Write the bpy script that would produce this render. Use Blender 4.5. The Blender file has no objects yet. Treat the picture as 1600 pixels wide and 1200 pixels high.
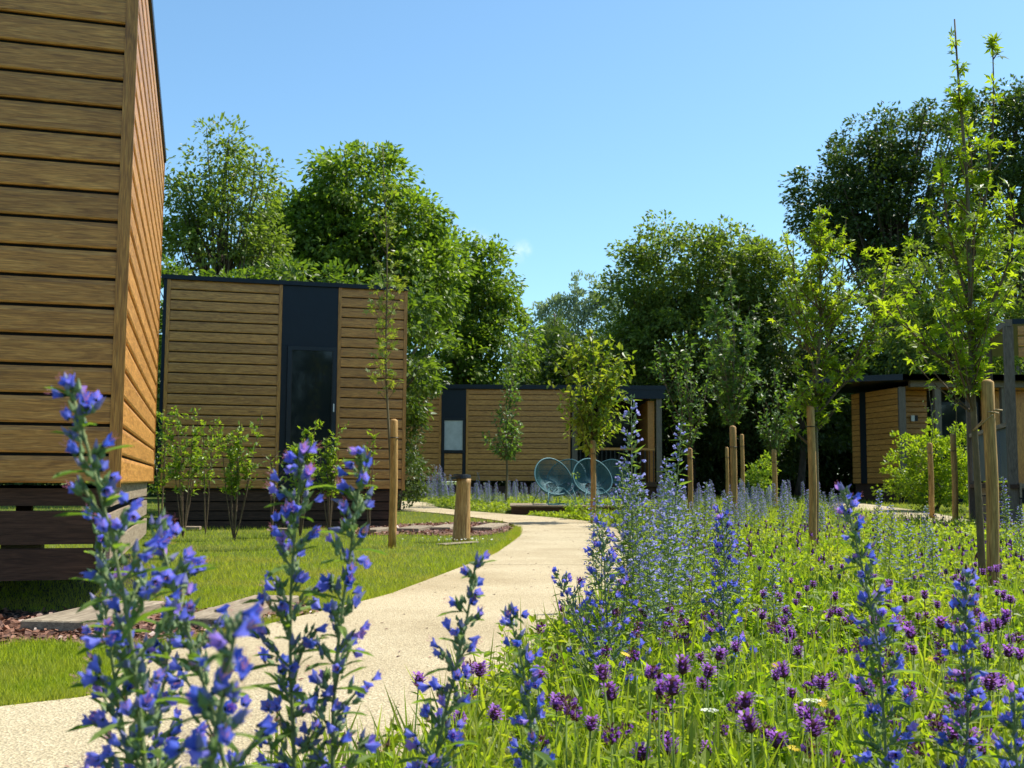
import bpy, math, random
import numpy as np
from mathutils import Vector, Matrix
rng = np.random.default_rng(7)
random.seed(7)
S = bpy.context.scene
COL = S.collection
PI = math.pi

# ------------------------------------------------------------ camera, sky, sun, exposure
F = 1700.0; HOR = 752.0; CAMH = 0.70
pitch = math.atan((HOR - 600) / F); roll = 0.006
fw = Vector((0, math.cos(pitch), math.sin(pitch)))
up0 = Vector((0, -math.sin(pitch), math.cos(pitch)))
rt0 = Vector((1, 0, 0))
RT = rt0 * math.cos(roll) + up0 * math.sin(roll)
UP = up0 * math.cos(roll) - rt0 * math.sin(roll)
cam = bpy.data.cameras.new('camera'); camo = bpy.data.objects.new('camera', cam); COL.objects.link(camo)
M3 = Matrix((RT, UP, -fw)).transposed()
camo.matrix_world = Matrix.Translation((0, 0, CAMH)) @ M3.to_4x4()
cam.sensor_width = 36; cam.lens = 36 * F / 1600; cam.clip_start = 0.05; cam.clip_end = 3000
cam.dof.use_dof = True; cam.dof.focus_distance = 4.2; cam.dof.aperture_fstop = 12
S.camera = camo

SUN_EL = math.radians(57); SUN_AZ = math.atan2(0.90, 0.44)        # azimuth from +Y towards +X
sd = Vector((math.sin(SUN_AZ) * math.cos(SUN_EL), math.cos(SUN_AZ) * math.cos(SUN_EL), math.sin(SUN_EL)))
W = bpy.data.worlds.new('World'); S.world = W; W.use_nodes = True
nt = W.node_tree; bg = nt.nodes['Background']
sky = nt.nodes.new('ShaderNodeTexSky'); sky.sky_type = 'NISHITA'; sky.sun_disc = False
sky.sun_elevation = SUN_EL; sky.sun_rotation = SUN_AZ; sky.air_density = 1.0; sky.dust_density = 0.7; sky.ozone_density = 5.0; sky.altitude = 300
bg.inputs[1].default_value = 0.14
# a few faint fair-weather clouds low in the sky
tc = nt.nodes.new('ShaderNodeTexCoord'); mp = nt.nodes.new('ShaderNodeMapping')
mp.inputs['Scale'].default_value = (5, 5, 14); mp.inputs['Location'].default_value = (0.35, 0.1, 0.4)
nz = nt.nodes.new('ShaderNodeTexNoise'); nz.inputs['Scale'].default_value = 1.6; nz.inputs['Detail'].default_value = 6
rp = nt.nodes.new('ShaderNodeValToRGB'); rp.color_ramp.elements[0].position = 0.68; rp.color_ramp.elements[1].position = 0.86
rp.color_ramp.elements[0].color = (0, 0, 0, 1); rp.color_ramp.elements[1].color = (.6, .6, .6, 1)
mx = nt.nodes.new('ShaderNodeMixRGB'); mx.inputs[2].default_value = (6.2, 6.6, 7.0, 1)
nt.links.new(tc.outputs['Generated'], mp.inputs[0]); nt.links.new(mp.outputs[0], nz.inputs[0]); nt.links.new(nz.outputs[0], rp.inputs[0])
# two small puffs low over the tree gap: the noise only counts near their bearing
def bearing(px, py):
    return Vector(fw + RT * ((px - 800) / F) + UP * ((600 - py) / F)).normalized()
puff = None
for px_, py_, wd in ((742, 385, .022), (756, 392, .016), (812, 393, .014), (819, 388, .010)):
    dn = nt.nodes.new('ShaderNodeVectorMath'); dn.operation = 'DISTANCE'; nt.links.new(tc.outputs['Generated'], dn.inputs[0]); dn.inputs[1].default_value = bearing(px_, py_)
    mr_ = nt.nodes.new('ShaderNodeMapRange'); mr_.interpolation_type = 'SMOOTHSTEP'; mr_.inputs[1].default_value = 0; mr_.inputs[2].default_value = wd; mr_.inputs[3].default_value = 1; mr_.inputs[4].default_value = 0
    nt.links.new(dn.outputs['Value'], mr_.inputs[0])
    if puff is None: puff = mr_.outputs[0]
    else:
        ad_ = nt.nodes.new('ShaderNodeMath'); ad_.operation = 'ADD'; ad_.use_clamp = True; nt.links.new(puff, ad_.inputs[0]); nt.links.new(mr_.outputs[0], ad_.inputs[1]); puff = ad_.outputs[0]
nz.inputs['Scale'].default_value = 22; mp.inputs['Scale'].default_value = (3, 3, 4)
rp.color_ramp.elements[0].position = .42; rp.color_ramp.elements[1].position = .80; rp.color_ramp.elements[1].color = (.4, .4, .4, 1)
ml_ = nt.nodes.new('ShaderNodeMath'); ml_.operation = 'MULTIPLY'; nt.links.new(puff, ml_.inputs[0]); nt.links.new(rp.outputs[0], ml_.inputs[1])
tn = nt.nodes.new('ShaderNodeMixRGB'); tn.blend_type = 'MULTIPLY'; tn.inputs[0].default_value = 1; tn.inputs[2].default_value = (.93, 1.08, 1.0, 1)
nt.links.new(sky.outputs[0], tn.inputs[1])
nt.links.new(ml_.outputs[0], mx.inputs[0]); nt.links.new(tn.outputs[0], mx.inputs[1]); nt.links.new(mx.outputs[0], bg.inputs[0])
sl = bpy.data.lights.new('sun', 'SUN'); sl.energy = 5.0; sl.angle = math.radians(0.53); sl.color = (1, 0.95, 0.86)
so = bpy.data.objects.new('sun', sl); COL.objects.link(so); so.rotation_euler = sd.to_track_quat('Z', 'Y').to_euler()
S.view_settings.view_transform = 'Standard'; S.view_settings.look = 'None'
S.view_settings.exposure = 0.62; S.view_settings.gamma = 1
S.cycles.max_bounces = 7; S.cycles.transparent_max_bounces = 8; S.cycles.transmission_bounces = 4
S.cycles.diffuse_bounces = 4; S.cycles.glossy_bounces = 3

# ------------------------------------------------------------ pixel -> place
def ray(px, py):
    return fw + RT * ((px - 800) / F) + UP * ((600 - py) / F)
def at(px, py, Y):
    d = ray(px, py); return Vector((0, 0, CAMH)) + d * (Y / d.y)
def gz(y):
    return min(max(0.0, y - 18), 22) * 0.012
def gza(y):
    return np.clip(y - 18, 0, 22) * 0.012
def gr(px, py):
    d = ray(px, py); z = 0.0
    for _ in range(30):
        t = (z - CAMH) / d.z; z = z * .4 + gz(d.y * t) * .6
    t = (z - CAMH) / d.z
    return (d.x * t, d.y * t)
def gxy(px, Y):
    p = at(px, 800, Y); return (p.x, Y, gz(Y))

# ------------------------------------------------------------ materials
def newmat(name):
    m = bpy.data.materials.new(name); m.use_nodes = True
    return m, m.node_tree, m.node_tree.nodes['Principled BSDF']
def N(nt, t, **kw):
    n = nt.nodes.new('ShaderNode' + t)
    for k, v in kw.items():
        if k in n.inputs.keys(): n.inputs[k].default_value = v
        else: setattr(n, k, v)
    return n
def ramp(nt, fac, stops):
    r = N(nt, 'ValToRGB'); e = r.color_ramp.elements
    while len(e) < len(stops): e.new(0.5)
    for el, (p, c) in zip(e, stops): el.position = p; el.color = (*c, 1)
    nt.links.new(fac, r.inputs[0]); return r.outputs[0]
def noisy(name, c1, c2, scale=8, rough=0.8, bump=0.2, bscale=None, detail=5, stretch=(1, 1, 1), rand=0.0, metallic=0, spec=0.3, coord='Object', bdist=0.01):
    m, t, b = newmat(name)
    tc = N(t, 'TexCoord'); mp = N(t, 'Mapping'); mp.inputs['Scale'].default_value = stretch
    t.links.new(tc.outputs[coord], mp.inputs[0])
    v = mp.outputs[0]
    oi = N(t, 'ObjectInfo')
    if rand:
        ad = N(t, 'VectorMath', operation='MULTIPLY_ADD'); 
        cb = N(t, 'CombineXYZ'); t.links.new(oi.outputs['Random'], cb.inputs[0]); t.links.new(oi.outputs['Random'], cb.inputs[1]); t.links.new(oi.outputs['Random'], cb.inputs[2])
        t.links.new(cb.outputs[0], ad.inputs[0]); ad.inputs[1].default_value = (37, 53, 71); t.links.new(v, ad.inputs[2]); v = ad.outputs[0]
    n1 = N(t, 'TexNoise', Scale=scale, Detail=detail); n1.inputs['Roughness'].default_value = 0.65
    t.links.new(v, n1.inputs['Vector'])
    c = ramp(t, n1.outputs[0], [(0.3, c1), (0.7, c2)])
    if rand:
        hs = N(t, 'HueSaturation'); mr = N(t, 'MapRange'); mr.inputs[3].default_value = 1 - rand; mr.inputs[4].default_value = 1 + rand
        t.links.new(oi.outputs['Random'], mr.inputs[0]); t.links.new(mr.outputs[0], hs.inputs['Value']); t.links.new(c, hs.inputs['Color']); c = hs.outputs[0]
    t.links.new(c, b.inputs['Base Color']); b.inputs['Roughness'].default_value = rough
    b.inputs['Metallic'].default_value = metallic; b.inputs['Specular IOR Level'].default_value = spec
    if bump:
        n2 = N(t, 'TexNoise', Scale=bscale or scale * 3, Detail=4); t.links.new(v, n2.inputs['Vector'])
        bp = N(t, 'Bump', Strength=bump, Distance=bdist); t.links.new(n2.outputs[0], bp.inputs['Height']); t.links.new(bp.outputs[0], b.inputs['Normal'])
    return m
def leafmat(name, dark, light, trans=0.45, third=None, rough=0.45, tcol=None, spec=0.4, obj=False, patch=None, pscale=1.2):
    m, t, b = newmat(name)
    if obj:
        src = N(t, 'ObjectInfo').outputs['Random']
    else:
        src = N(t, 'NewGeometry').outputs['Random Per Island']
    c = ramp(t, src, [(0.0, dark), (1.0, light)] if third is None else [(0.0, dark), (.62, light), (.84, light), (1.0, third)])
    if patch:
        tc = N(t, 'TexCoord'); pn = N(t, 'TexNoise', Scale=pscale, Detail=5); t.links.new(tc.outputs['Object'], pn.inputs['Vector'])
        pr_ = ramp(t, pn.outputs[0], [(.45, (0, 0, 0)), (.66, (.75, .75, .75))]); pm = N(t, 'MixRGB'); pm.inputs[2].default_value = (*patch, 1)
        t.links.new(pr_, pm.inputs[0]); t.links.new(c, pm.inputs[1]); c = pm.outputs[0]
    t.links.new(c, b.inputs['Base Color']); b.inputs['Roughness'].default_value = rough; b.inputs['Specular IOR Level'].default_value = spec
    tr = N(t, 'BsdfTranslucent'); mx = N(t, 'MixShader')
    tm = N(t, 'MixRGB', blend_type='MULTIPLY'); tm.inputs[0].default_value = 1; tm.inputs[2].default_value = (*(tcol or (1.5, 1.6, .6)), 1)
    t.links.new(c, tm.inputs[1]); t.links.new(tm.outputs[0], tr.inputs[0])
    mx.inputs[0].default_value = trans
    t.links.new(b.outputs[0], mx.inputs[1]); t.links.new(tr.outputs[0], mx.inputs[2])
    t.links.new(mx.outputs[0], t.nodes['Material Output'].inputs[0])
    return m
def flat(name, c, rough=0.5, metallic=0, spec=0.4):
    return noisy(name, tuple(x * .85 for x in c), tuple(min(1, x * 1.12) for x in c), scale=6, rough=rough, bump=0.05, metallic=metallic, spec=spec)

def woodmat(name, c0, c1, c2, rough=0.55, rand=0.12, gscale=1.0, axis='x', spec=.35):
    """timber: long grain along local X, darker streaks, a few knots"""
    m, t, b = newmat(name)
    tc = N(t, 'TexCoord'); oi = N(t, 'ObjectInfo')
    cb = N(t, 'CombineXYZ')
    for i in range(3): t.links.new(oi.outputs['Random'], cb.inputs[i])
    sp_ = N(t, 'SeparateXYZ'); cx_ = N(t, 'CombineXYZ'); t.links.new(tc.outputs['Object'], sp_.inputs[0])
    for k_, a_ in enumerate({'x': (0, 1, 2), 'y': (1, 0, 2), 'z': (2, 1, 0)}[axis]): t.links.new(sp_.outputs[a_], cx_.inputs[k_])
    ad = N(t, 'VectorMath', operation='MULTIPLY_ADD'); t.links.new(cb.outputs[0], ad.inputs[0]); ad.inputs[1].default_value = (91, 57, 33); t.links.new(cx_.outputs[0], ad.inputs[2])
    mp = N(t, 'Mapping'); mp.inputs['Scale'].default_value = (2.0 * gscale, 14 * gscale, 24 * gscale); t.links.new(ad.outputs[0], mp.inputs[0])
    n1 = N(t, 'TexNoise', Scale=1.6, Detail=8, Distortion=1.6); n1.inputs['Roughness'].default_value = .62; t.links.new(mp.outputs[0], n1.inputs['Vector'])
    mp2 = N(t, 'Mapping'); mp2.inputs['Scale'].default_value = (6 * gscale, 60 * gscale, 110 * gscale); t.links.new(ad.outputs[0], mp2.inputs[0])
    n2 = N(t, 'TexNoise', Scale=2.0, Detail=5); t.links.new(mp2.outputs[0], n2.inputs['Vector'])
    c = ramp(t, n1.outputs[0], [(0.28, c0), (0.5, c1), (0.74, c2)])
    mr2 = N(t, 'MapRange'); mr2.inputs[1].default_value = .3; mr2.inputs[2].default_value = .7; mr2.inputs[3].default_value = .60; mr2.inputs[4].default_value = 1.18
    t.links.new(n2.outputs[0], mr2.inputs[0])
    # knots
    mp3 = N(t, 'Mapping'); mp3.inputs['Scale'].default_value = (1.2, 3.5, 6.5); t.links.new(ad.outputs[0], mp3.inputs[0])
    vo = N(t, 'TexVoronoi', Scale=1.0); t.links.new(mp3.outputs[0], vo.inputs['Vector'])
    mr3 = N(t, 'MapRange'); mr3.inputs[1].default_value = .03; mr3.inputs[2].default_value = .12; mr3.inputs[3].default_value = .55; mr3.inputs[4].default_value = 1.0
    t.links.new(vo.outputs['Distance'], mr3.inputs[0])
    mu = N(t, 'Math', operation='MULTIPLY'); t.links.new(mr2.outputs[0], mu.inputs[0]); t.links.new(mr3.outputs[0], mu.inputs[1])
    mr = N(t, 'MapRange'); mr.inputs[3].default_value = 1 - rand; mr.inputs[4].default_value = 1 + rand; t.links.new(oi.outputs['Random'], mr.inputs[0])
    mu2 = N(t, 'Math', operation='MULTIPLY'); t.links.new(mu.outputs[0], mu2.inputs[0]); t.links.new(mr.outputs[0], mu2.inputs[1])
    hs = N(t, 'HueSaturation'); t.links.new(c, hs.inputs['Color']); t.links.new(mu2.outputs[0], hs.inputs['Value'])
    t.links.new(hs.outputs[0], b.inputs['Base Color'])
    b.inputs['Roughness'].default_value = rough; b.inputs['Specular IOR Level'].default_value = spec
    bp = N(t, 'Bump', Strength=0.35, Distance=0.004); t.links.new(n2.outputs[0], bp.inputs['Height']); t.links.new(bp.outputs[0], b.inputs['Normal'])
    return m

M = {}
WOODS = {
    'clad': ('larch_cladding', (.25, .10, .018), (.50, .225, .045), (.72, .37, .092), dict(rough=.42, spec=.5)),
    'clad_trim': ('larch_trim', (.25, .10, .016), (.48, .21, .038), (.68, .34, .075), dict(rough=.42, spec=.5)),
    'weathered': ('weathered_timber', (.15, .105, .065), (.27, .205, .135), (.40, .32, .22), dict(rough=.8)),
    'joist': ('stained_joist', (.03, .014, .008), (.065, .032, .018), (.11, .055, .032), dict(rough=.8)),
    'greypost': ('grey_painted_timber', (.09, .07, .052), (.15, .12, .09), (.22, .18, .14), dict(rough=.7)),
    'stake': ('stake_timber', (.22, .115, .03), (.42, .24, .07), (.58, .36, .12), dict(rough=.75)),
    'log': ('peeled_log', (.20, .09, .025), (.42, .24, .08), (.60, .40, .17), dict(rough=.6)),
    'slab': ('sleeper', (.16, .12, .08), (.29, .23, .155), (.42, .35, .25), dict(rough=.9))}
for k_, (n_, a_, b_, c_, kw_) in WOODS.items():
    for ax in 'xyz': M[k_ + ('' if ax == 'x' else '_' + ax)] = woodmat(n_ + ('' if ax == 'x' else '_' + ax), a_, b_, c_, axis=ax, **kw_)
M['dark'] = flat('anthracite_sheet', (.006, .012, .020), rough=.4, spec=.3)
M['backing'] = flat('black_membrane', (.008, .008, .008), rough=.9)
M['frame'] = flat('anthracite_frame', (.007, .012, .019), rough=.35)
M['panel'] = flat('grey_blue_panel', (.10, .125, .15), rough=.4)
M['roofm'] = flat('roof_membrane', (.04, .045, .05), rough=.8)
g, t, b = newmat('window_glass'); M['glass'] = g
b.inputs['Base Color'].default_value = (.012, .016, .018, 1); b.inputs['Roughness'].default_value = .04; b.inputs['Specular IOR Level'].default_value = .35
nn = N(t, 'TexNoise', Scale=1.2, Detail=1); bb = N(t, 'Bump', Strength=.04, Distance=.02); t.links.new(nn.outputs[0], bb.inputs['Height']); t.links.new(bb.outputs[0], b.inputs['Normal'])
M['pale_reflection'] = flat('painted_pale_reflection', (.45, .47, .47), rough=.8)  # flat pale colour standing in for a reflection on the window pane
M['black'] = flat('black_plastic', (.012, .012, .012), rough=.4)
M['teal'] = flat('teal_cord', (.03, .12, .14), rough=.6)
M['tealm'] = flat('teal_steel', (.05, .15, .17), rough=.5, metallic=.2)
M['white'] = flat('white_paint', (.7, .7, .68))
M['bark'] = noisy('bark', (.05, .037, .025), (.14, .11, .08), scale=14, bump=.8, stretch=(1, 1, .25), rough=.9)
M['ybark'] = noisy('young_bark', (.07, .065, .03), (.20, .16, .09), scale=24, bump=.4, stretch=(1, 1, .35), rough=.8)
M['twig'] = noisy('twig_bark', (.07, .045, .025), (.17, .12, .07), scale=20, bump=.2, rough=.8)
M['mulch'] = noisy('bark_mulch_ground', (.05, .022, .013), (.22, .11, .07), scale=60, bump=1, bscale=70, rough=.95)
M['chip'] = leafmat('bark_chip', (.07, .03, .018), (.34, .17, .11), trans=0.0)
M['tie'] = flat('jute_tie', (.30, .22, .11), rough=.9)
# lawn ground
def groundmat(name, c1, c2, c3):
    m, t, b = newmat(name); tc = N(t, 'TexCoord')
    n1 = N(t, 'TexNoise', Scale=0.7, Detail=6); n2 = N(t, 'TexNoise', Scale=45, Detail=4)
    t.links.new(tc.outputs['Object'], n1.inputs['Vector']); t.links.new(tc.outputs['Object'], n2.inputs['Vector'])
    a = ramp(t, n1.outputs[0], [(.35, c1), (.65, c2)]); mx = N(t, 'MixRGB'); mx.inputs[2].default_value = (*c3, 1)
    r = ramp(t, n2.outputs[0], [(.42, (0, 0, 0)), (.62, (1, 1, 1))]); t.links.new(r, mx.inputs[0]); t.links.new(a, mx.inputs[1])
    t.links.new(mx.outputs[0], b.inputs['Base Color']); b.inputs['Roughness'].default_value = .95; b.inputs['Specular IOR Level'].default_value = .1
    bp = N(t, 'Bump', Strength=.8, Distance=.03); t.links.new(n2.outputs[0], bp.inputs['Height']); t.links.new(bp.outputs[0], b.inputs['Normal'])
    return m
M['ground'] = groundmat('ground_turf', (.08, .115, .018), (.13, .16, .024), (.06, .075, .016))
# path: exposed aggregate
m, t, b = newmat('aggregate_path'); M['path'] = m
tc = N(t, 'TexCoord'); vo = N(t, 'TexVoronoi', Scale=120); n1 = N(t, 'TexNoise', Scale=1.1, Detail=9); n3 = N(t, 'TexNoise', Scale=220, Detail=3)
n3.inputs['Roughness'].default_value = .8
for x in (vo, n1, n3): t.links.new(tc.outputs['Object'], x.inputs['Vector'])
ca = ramp(t, vo.outputs['Color'], [(0.0, (.31, .25, .155)), (.3, (.45, .375, .24)), (.75, (.54, .45, .285)), (1.0, (.66, .57, .40))])
cb_ = ramp(t, n1.outputs[0], [(.3, (.78, .75, .70)), (.6, (1, 1, 1))])
mu = N(t, 'MixRGB', blend_type='MULTIPLY'); mu.inputs[0].default_value = 1; t.links.new(ca, mu.inputs[1]); t.links.new(cb_, mu.inputs[2])
cc = ramp(t, n3.outputs[0], [(.38, (.55, .5, .42)), (.5, (1, 1, 1))]); mu2 = N(t, 'MixRGB', blend_type='MULTIPLY'); mu2.inputs[0].default_value = .8
t.links.new(mu.outputs[0], mu2.inputs[1]); t.links.new(cc, mu2.inputs[2])
t.links.new(mu2.outputs[0], b.inputs['Base Color']); b.inputs['Roughness'].default_value = .9; b.inputs['Specular IOR Level'].default_value = .2
bp = N(t, 'Bump', Strength=.7, Distance=.006); t.links.new(vo.outputs['Distance'], bp.inputs['Height']); t.links.new(bp.outputs[0], b.inputs['Normal'])
M['joint'] = flat('joint_filler', (.16, .13, .09), rough=.95)
# foliage
YT = (1.6, 1.75, .45)
M['grass'] = leafmat('lawn_blade', (.17, .24, .014), (.38, .44, .045), patch=(.40, .36, .10), trans=.48, rough=.55, tcol=(1.5, 1.5, .5), spec=.25)
M['meadow'] = leafmat('meadow_leaf', (.085, .165, .012), (.28, .37, .03), patch=(.30, .30, .06), pscale=2.2, trans=.55, rough=.5, tcol=(1.7, 1.75, .4), spec=.35)
M['meadow2'] = leafmat('meadow_blade', (.14, .20, .025), (.34, .37, .06), trans=.5, rough=.5, tcol=YT, spec=.3)
M['leafA'] = leafmat('broad_leaf', (.075, .13, .018), (.22, .29, .046), trans=.48, rough=.42, tcol=YT)
M['leafB'] = leafmat('deep_leaf', (.055, .10, .016), (.16, .22, .042), trans=.42, rough=.4, tcol=YT)
M['leafC'] = leafmat('olive_leaf', (.078, .12, .024), (.22, .27, .06), trans=.46, rough=.45, tcol=YT)
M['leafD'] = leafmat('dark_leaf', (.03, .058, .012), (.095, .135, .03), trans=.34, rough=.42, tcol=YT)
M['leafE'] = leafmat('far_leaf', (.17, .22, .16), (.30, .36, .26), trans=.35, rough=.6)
M['leafW'] = leafmat('willow_leaf', (.07, .11, .02), (.17, .22, .05), trans=.4, rough=.5, tcol=YT)
M['lime'] = leafmat('lime_leaf', (.105, .185, .013), (.28, .37, .036), trans=.58, rough=.4, tcol=(1.7, 1.6, .4))
M['limeobj'] = leafmat('lime_leaf_single', (.105, .185, .013), (.28, .37, .036), trans=.58, rough=.4, tcol=(1.7, 1.6, .4), obj=True)
M['yellowleaf'] = leafmat('yellow_green_leaf', (.11, .19, .03), (.28, .35, .06), trans=.5, rough=.45, tcol=(1.6, 1.4, .5))
M['copper'] = leafmat('bronze_green_leaf', (.11, .20, .02), (.26, .33, .05), trans=.52, rough=.4, tcol=(1.7, 1.5, .4))
M['shrub'] = leafmat('fresh_shrub_leaf', (.10, .19, .025), (.27, .36, .06), trans=.5, rough=.4, tcol=(1.7, 1.6, .4))
M['maple'] = leafmat('grey_green_leaf', (.06, .12, .03), (.15, .22, .06), trans=.42, rough=.4, tcol=YT)
M['estem'] = noisy('bugloss_stem', (.14, .18, .06), (.27, .31, .13), scale=60, bump=.6, bscale=300, rough=.8, bdist=.002)
M['eleaf'] = leafmat('bugloss_leaf', (.11, .18, .04), (.25, .32, .09), trans=.45, rough=.65, tcol=YT, spec=.2)
M['eleafobj'] = leafmat('bugloss_leaf_single', (.10, .17, .035), (.22, .30, .08), trans=.45, rough=.65, tcol=YT, spec=.2, obj=True)
M['bud'] = leafmat('bugloss_bud', (.17, .27, .075), (.34, .42, .24), trans=.3, rough=.8, tcol=(1.2, 1.2, .8), spec=.1)
PB = dict(trans=.45, rough=.5, tcol=(1.2, 1.15, 1.25), spec=.25)
M['petal'] = leafmat('bugloss_petal', (.07, .13, .60), (.22, .24, .80), obj=True, third=(.48, .25, .66), **PB)
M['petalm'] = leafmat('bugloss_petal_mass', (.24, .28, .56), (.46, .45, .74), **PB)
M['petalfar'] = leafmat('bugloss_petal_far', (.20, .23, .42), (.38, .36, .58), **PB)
M['stamen'] = leafmat('bugloss_stamen', (.55, .12, .28), (.75, .30, .45), trans=.3)
M['calyx'] = leafmat('bugloss_calyx', (.03, .055, .03), (.07, .11, .05), trans=.2, rough=.8, spec=.15)
M['self'] = leafmat('selfheal_petal', (.26, .09, .45), (.52, .23, .66), trans=.4, rough=.5, tcol=(1.1, .9, 1.2), spec=.2)
M['selfd'] = leafmat('selfheal_bract', (.06, .022, .035), (.15, .06, .07), trans=.2, rough=.7, spec=.2)
M['yellow'] = leafmat('yellow_petal', (.75, .50, .02), (.85, .65, .04), trans=.3)
M['whitep'] = leafmat('white_petal', (.7, .7, .62), (.8, .8, .74), trans=.3)

# ------------------------------------------------------------ mesh building
class MB:
    def __init__(s): s.v = []; s.f = []; s.n = 0
    def add(s, v, f, mat=0, smooth=False):
        v = np.asarray(v, dtype=np.float32).reshape(-1, 3)
        if not isinstance(f, list): f = [f]
        for q in f:
            q = np.asarray(q, dtype=np.int64)
            if q.size: s.f.append((q + s.n, mat, smooth))
        s.v.append(v); s.n += len(v); return s
    def box(s, x0, x1, y0, y1, z0, z1, mat=0, ch=0):
        v = [(x, y, z) for z in (z0, z1) for y in (y0, y1) for x in (x0, x1)]
        f = [(0, 2, 3, 1), (4, 5, 7, 6), (0, 1, 5, 4), (2, 6, 7, 3), (0, 4, 6, 2), (1, 3, 7, 5)]
        return s.add(v, np.array(f), mat)
    def tube(s, pts, rad, sides=6, mat=0, cap=True, smooth=True):
        pts = np.asarray(pts, float); n = len(pts)
        rad = np.full(n, rad) if np.isscalar(rad) else np.asarray(rad, float)
        d = np.gradient(pts, axis=0); d /= np.linalg.norm(d, axis=1)[:, None] + 1e-9
        ref = np.array([0, 0, 1.]) if abs(d[0][2]) < .9 else np.array([1., 0, 0])
        u = np.cross(d, ref); u /= np.linalg.norm(u, axis=1)[:, None] + 1e-9; w = np.cross(d, u)
        a = np.arange(sides) * 2 * PI / sides
        ring = pts[:, None] + rad[:, None, None] * (np.cos(a)[None, :, None] * u[:, None] + np.sin(a)[None, :, None] * w[:, None])
        i = np.arange(n - 1)[:, None] * sides; j = np.arange(sides)[None]; k = (j + 1) % sides
        q = np.stack([i + j, i + k, i + sides + k, i + sides + j], -1).reshape(-1, 4)[:, ::-1]
        fl = [q]
        s.add(ring.reshape(-1, 3), fl, mat, smooth)
        if cap:
            s.f.append((np.array([list(range(s.n - sides, s.n))])[:, ::-1], mat, False))
            s.f.append((np.array([list(range(s.n - n * sides, s.n - n * sides + sides))]), mat, False))
        return s
    def mesh(s, name, mats):
        me = bpy.data.meshes.new(name)
        V = np.concatenate(s.v) if s.v else np.zeros((0, 3), np.float32)
        me.vertices.add(len(V)); me.vertices.foreach_set('co', V.ravel())
        idx = np.concatenate([q.ravel() for q, _, _ in s.f]); tot = np.concatenate([np.full(len(q), q.shape[1]) for q, _, _ in s.f])
        mi = np.concatenate([np.full(len(q), m) for q, m, _ in s.f]); sm = np.concatenate([np.full(len(q), b) for q, _, b in s.f])
        me.loops.add(len(idx)); me.loops.foreach_set('vertex_index', idx.astype(np.int32))
        me.polygons.add(len(tot)); me.polygons.foreach_set('loop_start', (np.cumsum(tot) - tot).astype(np.int32))
        me.polygons.foreach_set('loop_total', tot.astype(np.int32)); me.polygons.foreach_set('material_index', mi.astype(np.int32))
        me.polygons.foreach_set('use_smooth', sm.astype(bool))
        for m in (mats if isinstance(mats, (list, tuple)) else [mats]): me.materials.append(m)
        me.update(calc_edges=True); return me
    def build(s, name, mats, parent=None, kind=None, loc=None, rz=0):
        o = bpy.data.objects.new(name, s.mesh(name, mats)); return link(o, parent, kind, loc, rz)
def link(o, parent=None, kind=None, loc=None, rz=0):
    COL.objects.link(o)
    if parent is not None: o.parent = parent
    if kind: o['kind'] = kind
    if loc is not None: o.location = loc
    if rz: o.rotation_euler = (0, 0, rz)
    return o
def inst(name, me, parent=None, loc=(0, 0, 0), rot=None, scale=None, kind=None):
    o = bpy.data.objects.new(name, me); o.location = loc
    if rot is not None: o.rotation_euler = rot
    if scale is not None: o.scale = (scale,) * 3 if np.isscalar(scale) else scale
    return link(o, parent, kind)
def tag(o, label, cat, group=None):
    o['label'] = label; o['category'] = cat
    if group: o['group'] = group
    return o
def thing(name, label, cat, loc=(0, 0, 0), rz=0, group=None):
    o = bpy.data.objects.new(name, None); o.empty_display_size = .2; COL.objects.link(o); o.location = loc; o.rotation_euler = (0, 0, rz)
    return tag(o, label, cat, group)
def dup(root, loc, rz=0, scale=1.0, label=None, group=None):
    r = root.copy(); COL.objects.link(r); r.location = loc; r.rotation_euler = (0, 0, rz); r.scale = (scale,) * 3
    if label: r['label'] = label
    if group: r['group'] = group
    for ch in list(root.children):
        c = ch.copy(); COL.objects.link(c); c.parent = r
        for g2 in list(ch.children):
            d = g2.copy(); COL.objects.link(d); d.parent = c
    return r

def unit(a): return a / (np.linalg.norm(a, axis=-1, keepdims=True) + 1e-9)
def scatter(mb, tmpl, P, axis, normal, scale, mat=0, smooth=False):
    """copies of a template (x across, y along, z face normal) as real faces"""
    tv, tf = tmpl; P = np.asarray(P, float); n = len(P)
    if n == 0: return
    y = unit(np.asarray(axis, float)); x = unit(np.cross(y, normal)); z = np.cross(x, y)
    sc = np.broadcast_to(np.asarray(scale, float), (n,))[:, None, None]
    tv = np.asarray(tv, float)
    V = P[:, None] + sc * (tv[None, :, 0:1] * x[:, None] + tv[None, :, 1:2] * y[:, None] + tv[None, :, 2:3] * z[:, None])
    off = (np.arange(n) * len(tv))[:, None, None]
    fl = [(np.asarray(f)[None] + off).reshape(-1, np.asarray(f).shape[1]) for f in tf]
    mb.add(V.reshape(-1, 3), fl, mat, smooth)
def rdir(n, zb=0.0):
    d = rng.normal(size=(n, 3)); d[:, 2] += zb; return unit(d)

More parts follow.
